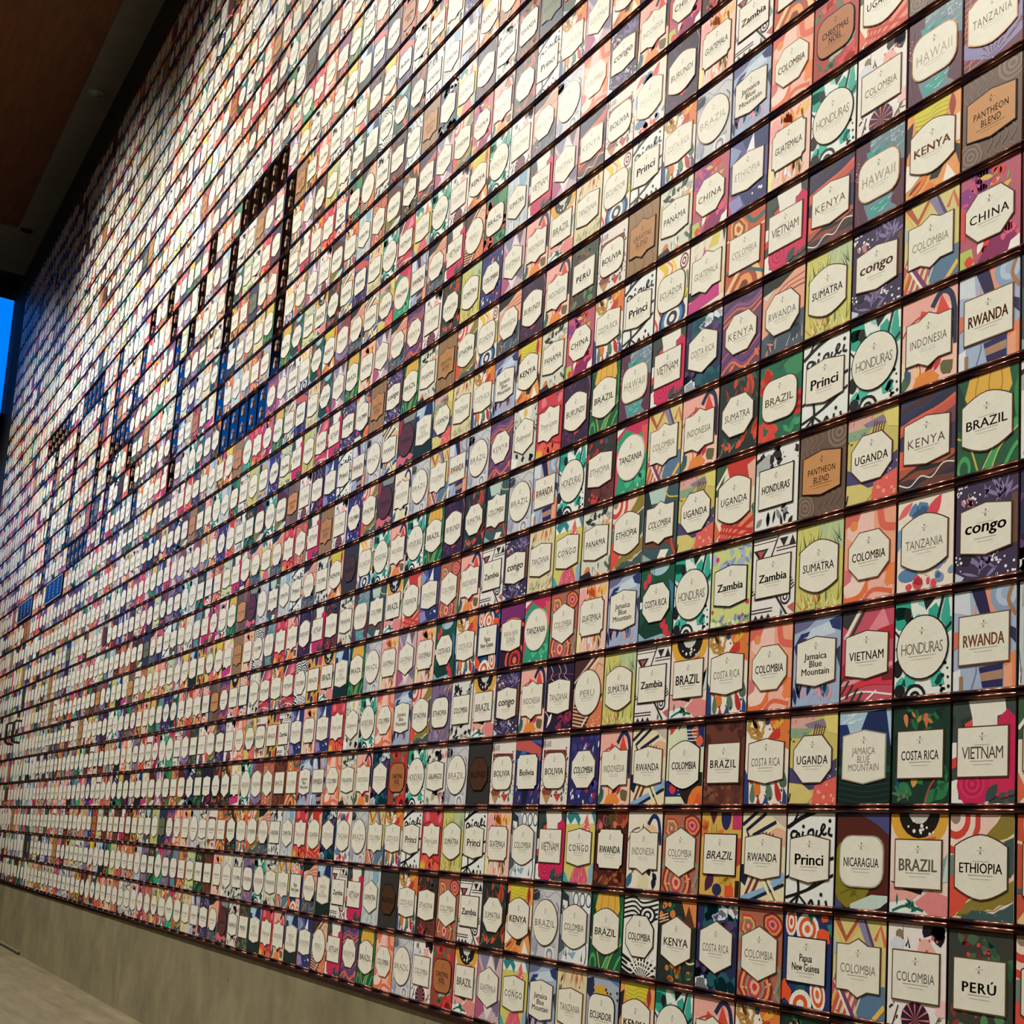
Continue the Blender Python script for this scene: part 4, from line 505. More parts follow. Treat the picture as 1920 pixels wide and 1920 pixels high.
d('PG1', 'Papua\nNew Guinea', 'sq', 'Papua New Guinea card with orange petals on blue', 'Papua', '24346c',
  lambda c: (c.rings(['f0e8dc', 'dd5a2c', 'f0e8dc', 'c84824'], .15, .9, .22, .55), c.rings(['f0e8dc', 'dd5a2c', 'f0e8dc', 'e86a30'], .5, .84, .24, 1.0, .9), c.poly('1c6a50', [(.5, 1), (.62, 1), (.58, .88)]), c.blob('e8582c', .82, .78, .13, .4), c.blob('dd5a2c', .85, .98, .08), c.poly('2a8a7a', [(.9, .9), (1, .92), (1, .78)]), c.poly('1c5a54', [(.3, .22), (.5, .24), (.5, .1), (.3, .1)]), c.rings(['f0e8dc', 'dd5a2c', 'f0e8dc', 'e86a30'], .75, .16, .26, .6, .2), c.rings(['f0e8dc', 'dd5a2c', 'f0e8dc'], .4, .02, .22, 1.1, .5), c.blob('e8582c', .06, .15, .16, .4)), ink=KB, bold=.03, ls=.85, edge='16203c')
d('PG2', 'PAPUA NEW\nGUINEA', 'flat', 'Papua New Guinea card with purple fan and orange arch', 'arched Papua', '2c1a34',
  lambda c: (c.fan(['7a2c6a'], .5, .6, .8, 12, 20, 160, .5), c.curve('e8823c', [(0, .62), (.3, .74), (.7, .74), (1, .62)], .08), c.rings(['e8622c', '241a2c', 'c8382c', '5a2030', 'e87a34'], .7, .08, .4, 1, 0, .05)), ink=GR_, ls=.8)
d('NI', 'NICARAGUA', 'round', 'Nicaragua card in maroon, olive and slate', 'Nicaragua', '55231c',
  lambda c: (c.poly('4a4c84', [(.45, 1), (1, 1), (1, .78), (.8, .88)]), c.poly('2c2430', [(0, 1), (.45, 1), (.2, .96), (0, .96)]), c.circ('867a24', .3, .38, .4, .52), c.poly('55231c', [(.1, .75), (.5, .8), (.9, .7), (.85, .6), (.1, .6)]), c.poly('c4d8d0', [(.3, .05), (.7, .16), (1, .16), (1, .06), (.7, 0), (.3, 0)]), c.poly('4a4c84', [(0, .12), (.1, .06), (.16, 0), (0, 0)]), c.poly('1c1c1c', [(.8, 0), (1, .1), (1, 0)]), c.leaf('6a621c', .3, .12, .2, .08, 50), c.curve('6a621c', [(.1, .15), (.3, .2), (.45, .12)], .012)), ink='4a443c', bold=.015, edge='d8d2bc')
TOPO = lambda c: ([c.curve('8a7466', [(x, 1), (x + .08, .9), (x - .05, .82), (x + .04, .7)], .012) for x in (.08, .18, .3, .44)], c.rings(['8a7466', '6a5448', '8a7466', '6a5448', '8a7466', '6a5448'], .85, .92, .26, 1.0, .3, .1), c.rings(['8a7466', '6a5448', '8a7466', '6a5448', '8a7466', '6a5448'], .15, .12, .22, .9, .4, .1), [c.curve('8a7466', [(x, .3), (x + .1, .18), (x, .08), (x + .1, 0)], .012) for x in (.42, .55, .68, .82)])
d('PB', 'PANTHEON\nBLEND', 'flat', 'brown contour-lined card with copper hexagonal label', 'brown contour', '6a5448', TOPO, ink='2a1c14', bold=.01, sp=1.1, ls=.95, plate='c88f58', edge='241a16')
d('GR', 'GRAVITAS\nBLEND', 'brk', 'kraft brown card with copper bracket label', 'kraft', '96744e',
  lambda c: ([c.curve('7a5c3c', [(x, 1), (x + .1, .85), (x + .05, .7)], .02) for x in (.15, .4, .7)], [c.curve('7a5c3c', [(x, .25), (x + .1, .1), (x, 0)], .02) for x in (.2, .5, .8)]), ink='3a2414', ls=.9, plate='b98552', edge='2a1a12')
d('XM', 'CHRISTMAS\nNOEL', 'round', 'festive red and green card with copper rounded label', 'festive', 'a83a34',
  lambda c: (c.leaves('4a7a54', 8, (0, 1, .7, 1), .26, .1), c.blobs('d84a44', 5, (.2, .9, .75, 1), .09, .3), c.leaves('a8b09a', 5, (0, 1, 0, .3), .3, .09, (30, 150)), c.blobs('d83a3a', 5, (.2, .9, 0, .2), .1, .3), c.leaves('7ab0a8', 4, (.5, 1, .05, .3), .2, .06), c.leaves('3a6a4a', 4, (0, .5, .0, .2), .2, .08)), ink='2a160e', bold=.02, ls=.8, plate='b06f42', edge='241610')
d('GA', 'GALAPAGOS', 'flat', 'Galapagos card with black and pink wildlife', 'Galapagos', 'e4ded6',
  lambda c: (c.blobs('1a1a1c', 6, (0, 1, .72, 1), .08, .5), c.leaves('c88a8c', 4, (.5, 1, .7, 1), .2, .1), c.leaves('8a9a84', 3, (0, .5, .7, 1), .2, .1), c.blobs('1a1a1c', 8, (0, 1, 0, .26), .07, .5), c.leaves('c88a8c', 4, (.6, 1, 0, .25), .24, .1), c.blobs('9aa880', 3, (0, .5, 0, .2), .08)), ink=KB, bold=.025, sp=.95, edge='241f1c')
d('TL', 'Timor-Leste', 'brk', 'Timor card with crimson and scarlet washes', 'Timor', 'cf3f46',
  lambda c: (c.blobs('e07a84', 4, (.1, .9, .8, 1), .14), c.curve('a82838', [(0, .75), (.4, .8), (1, .7)], .04), c.blobs('e8644a', 4, (0, 1, 0, .25), .14), c.poly('e8b43c', [(0, 0), (.04, .16), (.1, .1), (.16, .16), (.2, .08), (.26, .12), (.28, 0)]), c.curve('a82830', [(0, .3), (.5, .22), (1, .1)], .05)), ink='8a847a', shear=.1)
d('NU', 'Sulawesi', 'hex', 'Sulawesi card with grey panels and black dots', 'Sulawesi', 'cfd0c4',
  lambda c: (c.poly('e8e6dc', [(.2, 1), (.8, 1), (.7, .7), (.3, .7)]), c.circ('d8c05a', .5, .9, .08, .1), c.dots('1c1c1c', 16, (0, .16, .3, 1), .022), c.dots('1c1c1c', 16, (.86, 1, .5, 1), .022), c.poly('9aa49a', [(.25, .9), (.36, .78), (.3, .66)]), c.blobs('1c1c1c', 7, (0, 1, 0, .2), .06, .4), c.poly('f0eee6', [(0, .2), (.3, .12), (.2, 0), (0, 0)])), ink='77716a', shear=.2)
d('DG', 'BLEND', 'oct', 'plain charcoal card with dark brown octagonal label', 'charcoal', '35322e', lambda c: (c.hair('2a2826', 10, (0, 1, 0, 1), .3, .01, (80, 100)),), ink='1c120c', plate='4a2f1a', edge='1c140e')
d('DN', 'BLEND', 'brk', 'slate navy card with grey-green label', 'slate', '2c3450', lambda c: (c.hair('3a4468', 8, (0, 1, .6, 1), .3, .01, (80, 100)),), ink='2c3430', plate='6a705a', edge='20242c')
d('DB', 'TIMOR', 'circ', 'dark grey card with maroon oval and pink fringe', 'dark fringed', '3c3a36', lambda c: (c.poly('8a8f88', [(.2, 1), (1, 1), (.9, .85), (.3, .88)]), c.poly('b02a3c', [(0, .95), (.18, 1), (.12, .7), (0, .65)]), c.poly('d86a7a', [(0, .2), (.4, .3), (1, .12), (.8, .05), (.6, .12), (.4, 0), (.2, .08), (0, 0)])), ink='2a1414', plate='5a3034', edge='1c1412')
DL = list(D)

# ---------------------------------------------------------------- meshes of the cards
YB, YT = -0.0030, -0.0044      # back and front of the board
def to_mm(p): return [((u - .5) * CW, v * CH) for u, v in p]
def new_mesh(name, polys, mats):
    """polys: list of (rgb, material index, [(x,y,z)...])"""
    V, F, C, Mi = [], [], [], []
    for col, mi, pts in polys:
        n = len(V); V += pts; F.append(tuple(range(n, n + len(pts)))); C += [col] * len(pts); Mi.append(mi)
    me = bpy.data.meshes.new(name); me.from_pydata(V, [], F)
    for q in mats: me.materials.append(q)
    a = me.color_attributes.new('Col', 'FLOAT_COLOR', 'POINT')
    a.data.foreach_set('color', np.array(C, dtype=np.float32).ravel())
    me.polygons.foreach_set('material_index', Mi); me.update(); return me
def face_pts(p, y):      # polygon facing the room (-y)
    s = sum(p[i - 1][0] * p[i][1] - p[i][0] * p[i - 1][1] for i in range(len(p)))
    if s < 0: p = p[::-1]
    return [(x, y, z) for x, z in p]
def prism(col, mi, p, y0, y1):
    out = [(col, mi, face_pts(p, y1))]
    q = face_pts(p, y0)
    r = face_pts(p, y1)
    for i in range(len(q)): out.append((col, mi, [q[i - 1], q[i], r[i], r[i - 1]]))
    return out
def board_polys(dd, lod=0):
    out = prism(lin(dd['bg']), 0, [(-CW / 2, 0), (CW / 2, 0), (CW / 2, CH), (-CW / 2, CH)], YB, YT)
    if lod >= 2: out = out[:1]
    amin = (0, .0022, .012)[lod]; n = max(dd['n'], 1); st = min(0.00006, 0.0010 / n)
    for col, l, p in dd['P']:
        if area_of(p) < amin: continue
        out.append((lin(col), 0, face_pts(to_mm(p), YT - st * (l + 1))))
    return out
YL0, YL1 = -0.0056, -0.0068
def inset(p, d):
    cx = sum(a for a, b in p) / len(p); cy = sum(b for a, b in p) / len(p)
    w = max(a for a, b in p) - cx; h = max(b for a, b in p) - cy
    return [(cx + (a - cx) * (1 + d / w), cy + (b - cy) * (1 + d / h)) for a, b in p]
ZL = CH * 0.50
def label_shape(dd, lod=0):
    w, h = SIZE[dd['shape']]
    if dd['title'].count('\n') == 2: h += .06
    p = outline(dd['shape'], w * CW, h * CW)
    if lod == 2 and len(p) > 8: p = p[::3]
    return [(x, z + ZL) for x, z in p], w * CW, h * CW
def label_polys(dd, lod=0):
    p, w, h = label_shape(dd, lod); out = []
    o = inset(p, 0.0020); i_ = inset(p, -0.0006)
    if lod < 2:
        out += prism(lin(dd['edge']), 1, o, YT, YL1) if lod == 0 else [(lin(dd['edge']), 1, face_pts(o, YL1))]
    out.append((lin(dd['plate']), 0, face_pts(i_, YL1 - 0.00012)))
    return out
FNT = {}
def text_polys(txt, size, bold, shear, sp, ls, maxw, cx, cz, y, col, ys=1.0):
    cu = bpy.data.curves.new('t', 'FONT'); cu.body = txt; cu.size = 1; cu.align_x = 'CENTER'; cu.align_y = 'CENTER'
    cu.shear = shear; cu.space_character = sp; cu.space_line = ls; cu.resolution_u = 2; cu.fill_mode = 'FRONT'
    ob = bpy.data.objects.new('t', cu); COL.objects.link(ob)
    dg = bpy.context.evaluated_depsgraph_get(); dg.update(); me = ob.evaluated_get(dg).to_mesh()
    vs = [v.co.copy() for v in me.vertices]; fs = [tuple(p.vertices) for p in me.polygons]
    ob.evaluated_get(dg).to_mesh_clear(); bpy.data.objects.remove(ob); bpy.data.curves.remove(cu)
    if not vs: return []
    x0, x1 = min(v.x for v in vs), max(v.x for v in vs); z0, z1 = min(v.y for v in vs), max(v.y for v in vs)
    sx = maxw / (x1 - x0); sz = min(size / (z1 - z0), sx * 2.0); sx = min(sx, sz * 1.15)
    mx, mz = (x0 + x1) / 2, (z0 + z1) / 2
    bd = [0] if bold <= 0 else [-bold * .9, 0, bold * .9]
    return [(col, 1, face_pts([(cx + (vs[i].x - mx + q) * sx, cz + (vs[i].y - mz + (abs(q) - bold * .5) * .6) * sz) for i in f], y)) for q in bd for f in fs]
R_CACHE = text_polys('R', 0.0060, .01, 0, 1, 1, 0.0050, 0, 0, 0, lin(K))
def lettering_polys(dd):
    p, w, h = label_shape(dd); y = YL1 - 0.0002; ink = lin(dd['ink']); out = []; soft = lin('a39b86' if dd['plate'] == 'e9e5d6' else '6a4a30')
    lines = dd['title'].split('\n'); n = len(lines)
    size = (.019, .036, .050)[n - 1] * (1.25 if dd['code'] in ('PR', 'PE1', 'CG1', 'HO1', 'RW1', 'VI2', 'HA', 'B2') else 1)
    zc = ZL - .002 - (.003 if n > 1 else 0)
    out += text_polys(dd['title'], size, dd['bold'], dd['shear'], dd['sp'], dd['ls'], w * (.82 if n == 1 else .72), 0, zc, y, ink)
    zt = ZL + h / 2 - (.20 if dd['shape'] in ('hex', 'barrel', 'circ', 'brk') else .14) * h
    st = [(.0026 * (1 if i % 2 == 0 else .45) * math.sin(PI * i / 5), zt + .0026 * (1 if i % 2 == 0 else .45) * math.cos(PI * i / 5)) for i in range(10)]
    out.append((lin(K), 1, face_pts(st, y)))
    out.append((soft, 1, face_pts([(-.009, zt - .0050), (.009, zt - .0050), (.009, zt - .0043), (-.009, zt - .0043)], y)))
    out += [(soft, 1, [(a, y, b + zt - .0100) for a, _, b in q]) for _, _, q in R_CACHE]
    rr = random.Random(dd['code'])
    def dashes(z, tw, hh, col):      # print too small to read
        x = -tw / 2
        while x < tw / 2:
            q = rr.uniform(.0012, .0034); out.append((col, 1, face_pts([(x, z), (min(x + q, tw / 2), z), (min(x + q, tw / 2), z + hh), (x, z + hh)], y))); x += q + .0008
    zb = zc - size / 2 - .005
    if dd['sub'] == 'WEST JAVA': out += text_polys('WEST JAVA', .0045, 0, 0, 1.4, 1, w * .42, 0, zb - .001, y, soft)
    elif n < 3: dashes(zb, w * rr.uniform(.4, .6), .0016, soft)
    if n < 3: dashes(zb - .0065, w * rr.uniform(.28, .45), .0010, soft)
    if dd['sub'] in ('script', 'lines'): dashes(zc + size / 2 + .0025, w * .32, .0012, soft)
    return out
MESH = {}
for code, dd in D.items():
    MESH[code] = (new_mesh('coffee_card', board_polys(dd), [M_PRINT, M_FOIL]),
                  new_mesh('label_plate', label_polys(dd), [M_PRINT, M_FOIL]),
                  new_mesh('lettering', lettering_polys(dd), [M_PRINT, M_FOIL]))

# ---------------------------------------------------------------- which card hangs where (column 0 is the rightmost full one; lists run leftwards)
LAY = {
 2: (4, 'CR1 IN1 HO1 KE1 EC2 TZ4 JA1 CG2 GU2 B2 XM CO3 B3 CO1 B1 KE3 VI2 PE2 ET2'),
 1: (0, 'PE1 CO3 CO2 PG1 CO4 CR3 KE4 CO5 B1 CO6 B3 KE1 SU2 ZA1 CO4 ET3 CR1 DG SU3 VI2 ZA1 JA2'),
 0: (-1, 'CO9 ET1 B2 NI PR RW2 B5 CO4 IN2 RW3 CG2 VI2 CO6 GU1 PR SU1 TL PR CR1 CO2 B3 TZ1 CR3'),
 -1: (0, 'VI2 CR4 JA2 UG1 CR1 B4 CO7 RW2 IN1 CO8 BO1 BO2 BO1 DG B3 GA HO1 XM CR3 IN1 PA CO1'),
 -2: (0, 'RW1 HO1 VI1 JA1 CO1 CR1 B2 ZA1 SU1 PE2 TZ3 IN1 CG1 B2 C10 ET4 ET1 JA1 CO1 HO1 NU TL'),
 -3: (0, 'CG1 TZ1 CO1 SU1 ZA1 ZA2 HO1 CR2 JA1 GU1 CO4 TZ2 PG2 PG1 CR1 CR2 GU1 GU2 GU1 B3 B1 JA2'),
 -4: (0, 'B1 KE2 UG1 PB HO2 UG2 UG1 C11 ET1 PA CG2 TZ4 CG1 ZA1 IN1 CO4 ET2 UG2 B2 C11 HA'),
 -5: (0, 'RW1 IN1 HO1 PR B6 SU2 IN1 CO2 TZ2 ET3 HO1 RW1 B3 C11 SU2 BU B1 HO1 IN1 HO1 EC1'),
 -6: (0, 'CH CO2 CG1 SU1 RW4 KE3 CR3 VI2 HA B1 BU TL NU KE3 B3 RW1 CO2 B3 IN2 DB ET1'),
 -7: (0, 'PB KE1 HA KE2 VI2 CO9 GU3 EC1 PR CR1 CH PA KE1 JA1 CR1 TZ4 UG1 JA2 DB RW2 B3'),
 -8: (0, 'TZ5 HA CO3 HO1 GU1 ET2 CH PA GR BO1 PE1 IN1 BU RW4 EC1 ET1 GR PA B1 CG1'),
 -9: (2, 'UG2 XM CO1 JA1 B3 CR1 PR EC1 TZ4 B2 IN1 GU2 CO8 SU1 SU2 CO3 KE3 RW4'),
 -10: (4, 'CO9 ZA1 GU1 BU TZ1 BO1 KE2 GU2 VI2 SU3 B6 PE2 VI2 RW4 RW1 TZ2'),
 -11: (7, 'CH IN1 CG1 CO1 B3 RW4 CO3 HO1 KE1 CO3 HO1 CG2 VI1'),
 -12: (10, 'GU2 CR1 PR SU2 IN1 CH ET1 GU2 KE2'),
 -13: (13, 'RW3 GA BU CG2 CR3 GR'),
 -14: (15, 'KE1 RW1 SU3 HO2')}
EMPTY = set()
for r in (-16, -10): EMPTY |= {(k, r) for k in list(range(30, 35)) + list(range(57, 62))}
EMPTY |= {(k, -16) for k in range(65, 72)} | {(68, r) for r in range(-15, -9)}
for r in range(-15, -10): EMPTY |= {(29, r), (35, r), (56, r), (62, r)}
EMPTY |= {(38, -16), (39, -15), (40, -14), (42, -14), (43, -15), (44, -16)} | {(41, r) for r in range(-13, -9)}
EMPTY |= {(53, r) for r in range(-16, -9)} | {(47, -16), (48, -15), (49, -14), (50, -13), (51, -13), (52, -13), (49, -12), (48, -11), (47, -10)}
K0, K1, J0, J1 = -9, 90, -27, 3
ind = {}
for r, (k0, s) in LAY.items():
    for i, c in enumerate(s.split()): ind[(k0 + i, r)] = c
ind[(1, -9)] = 'PB'; ind[(22, -1)] = 'RW1'; ind[(22, 0)] = 'UG2'
SIGN = {(k, -9) for k in list(range(62, 67)) + list(range(71, 76))}
def cell_xz(k, r): return -(k + .5) * W, Z0 - (r + 1) * H + 0.0070
rnd = random.Random(5)
grid = {}
weights = {c: 1.0 for c in DL}
for c in ('DG', 'DN', 'DB', 'PB', 'B4', 'PG2', 'XM', 'RW3'): weights[c] = .55
for c in ('IN1', 'HO1', 'B1', 'CR1', 'CO1', 'CO4', 'B3', 'VI2'): weights[c] = 1.8
wl = [weights[c] for c in DL]
for k in range(K0, K1):
    for r in range(J0, J1):
        if (k, r) in EMPTY or (k, r) in SIGN: continue
        c = ind.get((k, r)) or rnd.choices(DL, wl)[0]
        if not (k, r) in ind and c in (grid.get((k - 1, r)), grid.get((k, r - 1))): c = rnd.choices(DL, wl)[0]
        grid[(k, r)] = c
# --- individual cards
ROWN = {2: 'bottom', 1: 'second', 0: 'third', -1: 'fourth', -2: 'fifth', -3: 'sixth', -4: 'seventh', -5: 'eighth', -6: 'ninth', -7: 'tenth', -8: 'eleventh', -9: 'twelfth', -10: 'thirteenth', -11: 'fourteenth', -12: 'fifteenth', -13: 'sixteenth', -14: 'seventeenth'}
used = {}
def nick(k, r):
    c = grid.get((k, r)); return D[c]['nick'] if c else None
def RW(r): return 'row' if r == 2 else 'row up'
def make_label(k, r, c):
    ph = D[c]['phrase']; L_, R_, U_, B_ = nick(k + 1, r), nick(k - 1, r), nick(k, r - 1), nick(k, r + 1)
    opts = []
    for a, b in ((L_, 'right of'), (R_, 'left of')):
        if a: opts.append(f'{b} the {a} one')
    opts2 = []
    for a, b in ((B_, 'above'), (U_, 'below')):
        if a: opts2.append(f'{b} the {a}')
    cand = [f'{ph}, {o}' for o in opts] + [f'{ph}, {o.replace(" one", "")} and {p}' for o in opts for p in opts2]
    cand += [f'{ph}, {ROWN[r]} {RW(r)}, {o.replace(" one", "")}' for o in opts]
    return cand
todo = sorted(ind.items(), key=lambda t: (t[0][1], t[0][0]))
cands = {kr: make_label(kr[0], kr[1], c) for kr, c in todo}
from collections import Counter
cnt = Counter(l for v in cands.values() for l in set(v))
for (k, r), c in todo:
    cs = [l for l in cands[(k, r)] if cnt[l] == 1 and len(l.split()) <= 16]
    lab = cs[0] if cs else cands[(k, r)][-1]
    if lab in used: lab = f"{D[c]['phrase']}, {ROWN[r]} row up"
    used[lab] = 1
    bm, lm, tm = MESH[c]
    x, z = cell_xz(k, r)
    o = link('coffee_card', bm); o.location = (x + rnd.uniform(-.0006, .0006), rnd.uniform(-.0001, .0001), z); o.rotation_euler = (rnd.uniform(-.003, .002), rnd.uniform(-.003, .003), 0)
    tag(o, lab, 'card', 'printed coffee cards in the wall rack')
    lo = link('label_plate', lm, o); link('lettering', tm, lo)
# --- the rest as one object
def pix(x, z):
    p = Vector((x, 0, z)) - CAM; d_ = p.dot(FW)
    if d_ <= .1: return None
    return 960 + 2368.98 * p.dot(RI) / d_, 1280 - 2368.98 * p.dot(UP) / d_
BAKE = {}
def baked(c, lod):
    if (c, lod) in BAKE: return BAKE[(c, lod)]
    dd = D[c]; P = board_polys(dd, lod) + label_polys(dd, lod); rr = random.Random(c)
    if lod < 2:
        ww = SIZE[dd['shape']][0] * CW
        if lod == 0: P += lettering_polys(dd)
        else:
            x = -ww * .36; hh = .015 if dd['bold'] > .012 else .010
            while x < ww * .36:
                P.append((lin(dd['ink']), 1, face_pts([(x, ZL - hh / 2 - .002), (x + .004, ZL - hh / 2 - .002), (x + .004, ZL + hh / 2 - .002), (x, ZL + hh / 2 - .002)], YL1 - .0003))); x += .0105
            P.append((lin('8f8876'), 1, face_pts([(-ww * .25, ZL - .018), (ww * .25, ZL - .018), (ww * .25, ZL - .016), (-ww * .25, ZL - .016)], YL1 - .0003)))
    V = np.array([v for _, _, p in P for v in p], dtype=np.float32)
    C = np.array([col for col, _, p in P for v in p], dtype=np.float32)
    N = np.array([len(p) for _, _, p in P]); Mi = np.array([mi for _, mi, _ in P])
    BAKE[(c, lod)] = (V, C, N, Mi); return BAKE[(c, lod)]
Vs, Cs, Ns, Ms = [], [], [], []
for (k, r), c in grid.items():
    if (k, r) in ind: continue
    x, z = cell_xz(k, r); a, b = pix(x, z + CH / 2), pix(x + W, z + CH / 2)
    lod = 2
    if a and b:
        wpx = abs(b[0] - a[0]); inf = -60 < a[0] < 1980 and -120 < a[1] < 2040
        lod = 0 if (wpx > 20 and inf) else 1 if (wpx > 6.5 and inf) or wpx > 60 else 2
    V, C, N, Mi = baked(c, lod)
    ry = rnd.uniform(-.006, .006); q = V.copy(); q[:, 0] = V[:, 0] * math.cos(ry) + V[:, 2] * math.sin(ry); q[:, 2] = V[:, 2] * math.cos(ry) - V[:, 0] * math.sin(ry)
    q += np.array([x, 0, z], dtype=np.float32); Vs.append(q); Cs.append(C); Ns.append(N); Ms.append(Mi)
V = np.concatenate(Vs); C = np.concatenate(Cs); N = np.concatenate(Ns); Mi = np.concatenate(Ms)
me = bpy.data.meshes.new('far_coffee_cards'); me.vertices.add(len(V)); me.vertices.foreach_set('co', V.ravel())
me.loops.add(len(V)); me.loops.foreach_set('vertex_index', np.arange(len(V), dtype=np.int32))
me.polygons.add(len(N)); me.polygons.foreach_set('loop_start', (np.cumsum(N) - N).astype(np.int32)); me.polygons.foreach_set('loop_total', N.astype(np.int32))
me.polygons.foreach_set('material_index', Mi.astype(np.int32)); me.materials.append(M_PRINT); me.materials.append(M_FOIL)
me.update(calc_edges=True)
at = me.color_attributes.new('Col', 'FLOAT_COLOR', 'POINT'); at.data.foreach_set('color', C.ravel())
fo = link('coffee_cards', me); fo['kind'] = 'stuff'
tag(fo, 'countless small printed coffee cards filling the distant columns of the wall', 'cards')
print('stuff verts', len(V))

# ---------------------------------------------------------------- the rack
rack = bpy.data.objects.new('display_rack', None); COL.objects.link(rack); rack.location = (0, 0, ZBOT)
tag(rack, 'dark copper wall rack with rails holding all the printed cards above concrete', 'rack')
def rackpart(name, me, loc=(0, 0, 0)):
    o = link(name, me, rack); o.location = (loc[0], loc[1], loc[2] - ZBOT); return o
XL_, XR_ = -K1 * W, -K0 * W
v, f = box_data(XL_, XR_, 0.0, 0.018, ZBOT, ZTOP)
rackpart('back_panel', mesh('back_panel', v, f, M_PANEL))
v, f = box_data(-.0007, .0007, -0.0042, 0.0, ZBOT, ZTOP); dm = mesh('divider', v, f, M_COPPER)
for k in range(K0, K1 + 1): rackpart('divider', dm, (-k * W, 0, 0))
PROF = [(0, .0064), (-.0057, .0064), (-.0057, .0080), (-.0070, .0080), (-.0084, .0066), (-.0096, .0044), (-.0098, .0034), (-.0080, .0016), (-.0046, .0004), (-.0046, -.0018), (-.0074, -.0020), (-.0090, -.0034), (-.0106, -.0062), (-.0108, -.0074), (-.0092, -.0100), (-.0060, -.0126), (0, -.0130)]
def rail_data(x0, x1, dz=0.0, tilt=0.0, dy=0.0):
    n = len(PROF); V_ = [(x0, y + (dy if y else 0), z + dz - tilt) for y, z in PROF] + [(x1, y + (dy if y else 0), z + dz + tilt) for y, z in PROF]
    F_ = [(i, i + 1, n + i + 1, n + i) for i in range(n - 1)] + [tuple(range(n))[::-1], tuple(range(n, 2 * n))]
    return V_, F_
rl = random.Random(9); segs = []
for k in range(K0, K1):
    for j in range(J0, J1 + 1):
        x, z = -(k + .5) * W, Z0 - j * H; a, b = pix(x - W / 2, z), pix(x + W / 2, z)
        vis = 0
        if a and b and 0 < (a[0] + b[0]) / 2 < 1920 and 0 < (a[1] + b[1]) / 2 < 1920: vis = abs(b[0] - a[0])
        segs.append((vis, k, j))
segs.sort(reverse=True)
var = []
for i in range(8):
    V_, F_ = rail_data(-W / 2 + .0006, W / 2 - .0006, rl.uniform(-.0002, .0002), rl.uniform(-.0003, .0003), rl.uniform(-.0004, .0003)); var.append(mesh('rail_segment', V_, F_, M_COPPER, True))
for vis, k, j in segs[:300]: rackpart('rail_segment', rl.choice(var), (-(k + .5) * W, 0, Z0 - j * H))
VV, FF = [], []
for vis, k, j in segs[300:]:
    V_, F_ = rail_data(-(k + 1) * W + .0006, -k * W - .0006, Z0 - j * H + rl.uniform(-.0002, .0002), rl.uniform(-.0003, .0003), rl.uniform(-.0004, .0003))
    n = len(VV); VV += V_; FF += [tuple(i + n for i in q) for q in F_]
ro = rackpart('rail_segments', mesh('rail_segments', VV, FF, M_COPPER, True)); ro['kind'] = 'stuff'
v, f = box_data(XL_ - .6, XR_, -0.005, 0.02, ZBOT - .027, ZBOT - .0135); rackpart('bottom_trim', mesh('bottom_trim', v, f, M_COPPER))
v, f = box_data(XL_, XR_, -0.010, 0.0, ZTOP + .009, ZTOP + .02); rackpart('top_trim', mesh('top_trim', v, f, M_COPPER))
# --- spring clips on the empty cells (they spell the word on the wall by leaving cards out)
def clip_mesh():
    V_, F_ = [], []
    def add(pts, y0, y1):
        n = len(V_); m_ = len(pts)
        V_.extend([(x, y0, z) for x, z in pts] + [(x, y1, z) for x, z in pts])
        F_.append(tuple(range(n + m_, n + 2 * m_))); F_.extend((n + i, n + (i + 1) % m_, n + m_ + (i + 1) % m_, n + m_ + i) for i in range(m_))
    add([(.0035 * math.sin(t) * 2.6 * (0.35 + .65 * (1 - math.cos(t)) / 2), -.002 - .034 * (1 - math.cos(t)) / 2) for t in [2 * PI * i / 14 for i in range(14)]], -.003, -.009)
    add([(-.006, .004), (-.002, .012), (.010, .020), (.011, .017), (.002, .009), (-.001, .0)], -.002, -.008)
    add([(.014 + .0032 * math.cos(t), .006 + .0032 * math.sin(t)) for t in [2 * PI * i / 8 for i in range(8)]], 0, -.006)
    return mesh('clip', V_, F_, M_CLIP)
cm = clip_mesh()
for k, r in sorted(EMPTY):
    x, z = cell_xz(k, r)
    for zz in (.155, .062): rackpart('clip', cm, (x, 0, z + zz))

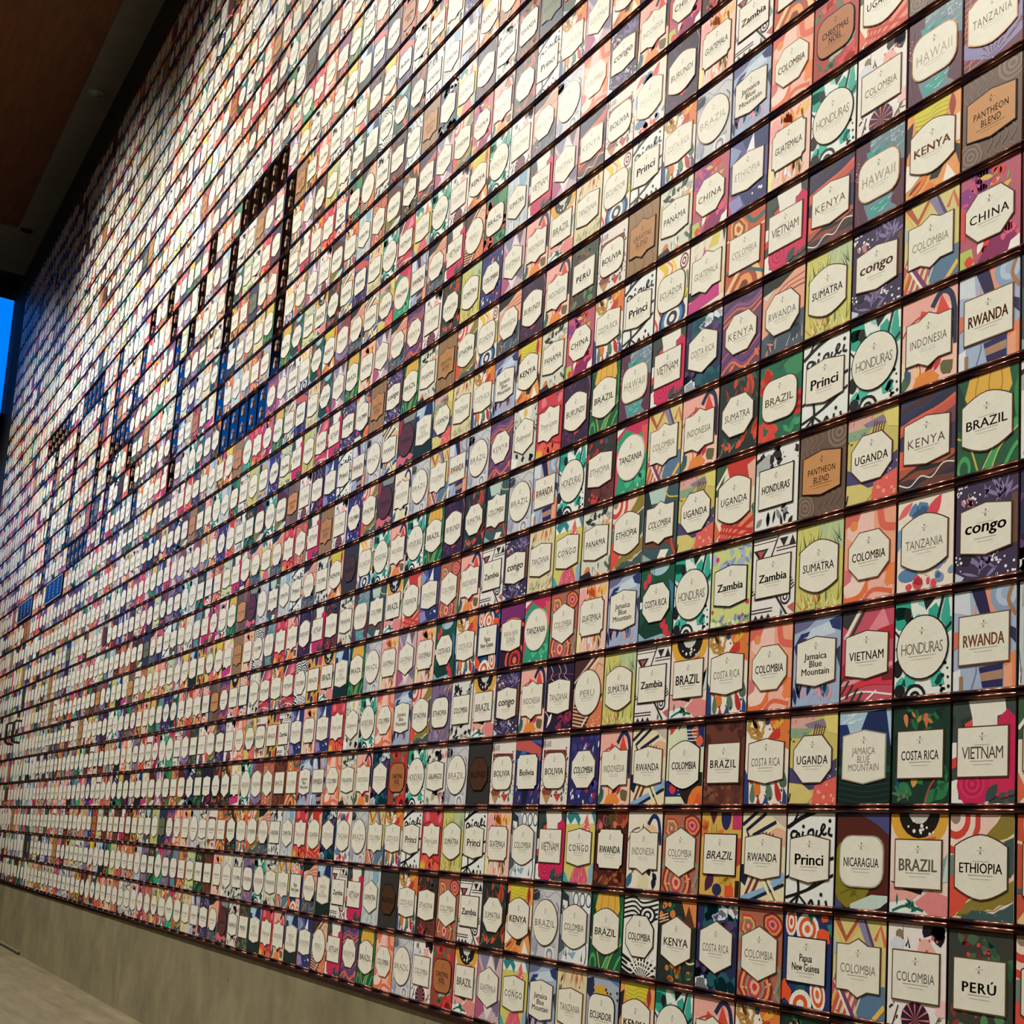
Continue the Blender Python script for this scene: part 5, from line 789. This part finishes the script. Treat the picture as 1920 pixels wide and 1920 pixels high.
# ---------------------------------------------------------------- two navy signs and the door pulls at the far end
def sign(ka, kb, label, seed):
    x0, x1 = -kb * W + .01, -ka * W - .01; z0, z1 = Z0 + 8.08 * H, Z0 + 8.92 * H
    t = bpy.data.objects.new('wall_sign', None); COL.objects.link(t); t.location = ((x0 + x1) / 2, 0, z0)
    w = (x1 - x0) / 2; h = z1 - z0
    v, f = box_data(-w, w, -.012, 0, 0, h); link('sign_board', mesh('sign_board', v, f, M_NAVY), t)
    fr_ = boxes('sign_frame', [(-w, w, -.016, -.012, 0, .008), (-w, w, -.016, -.012, h - .008, h), (-w, -w + .008, -.016, -.012, 0, h), (w - .008, w, -.016, -.012, 0, h)], M_WHITE, t)
    rr = random.Random(seed); bl = []
    for c in range(3):
        xc = (-.5 + .5 * c) * w; z = h * .84
        while z > h * .2:
            q = rr.uniform(.012, .022); bl += [(xc - .022, xc + .022, -.0135, -.012, z, z + .004), (xc + rr.uniform(-.016, 0), xc + rr.uniform(.004, .018), -.0135, -.012, z - q * .5, z - q * .5 + .004), (xc - .003, xc + .003, -.0135, -.012, z - q, z)]
            z -= q + .010
    boxes('lettering', bl, M_WHITE, t)
    tag(t, label, 'sign', 'navy signs on the card wall')
sign(62.1, 66.9, 'navy sign with pale frame, the nearer of the two on the card wall', 1)
sign(71.1, 75.9, 'navy sign with pale frame, farther one nearest the window end', 2)
def handle(k, label):
    zt, zb, r, dep = Z0 + 3.52 * H, Z0 + 2.62 * H, .012, .075
    cu = bpy.data.curves.new('pull_handle', 'CURVE'); cu.dimensions = '3D'; cu.bevel_depth = r; cu.bevel_resolution = 3; cu.resolution_u = 4; cu.use_fill_caps = True
    s = cu.splines.new('BEZIER'); pts = [(0, 0, zt), (0, -dep, zt), (0, -dep, zb), (0, 0, zb)]
    pts = [(0, 0, zt), (0, -dep + .02, zt), (0, -dep, zt - .02), (0, -dep, zb + .02), (0, -dep + .02, zb), (0, 0, zb)]
    s.bezier_points.add(5)
    for p, q in zip(s.bezier_points, pts): p.co = q; p.handle_left_type = p.handle_right_type = 'VECTOR'
    cu.materials.append(M_BLACK)
    o = bpy.data.objects.new('t', cu); COL.objects.link(o); dg = bpy.context.evaluated_depsgraph_get()
    me_ = bpy.data.meshes.new_from_object(o.evaluated_get(dg)); bpy.data.objects.remove(o)
    h = link('pull_handle', me_); h.location = (-k * W, 0, 0); tag(h, label, 'handle', 'black door pulls on the card wall')
handle(72.3, 'black door pull on the card wall, the farther one toward the window')
handle(69.95, 'black door pull on the card wall, nearer one of the pair')
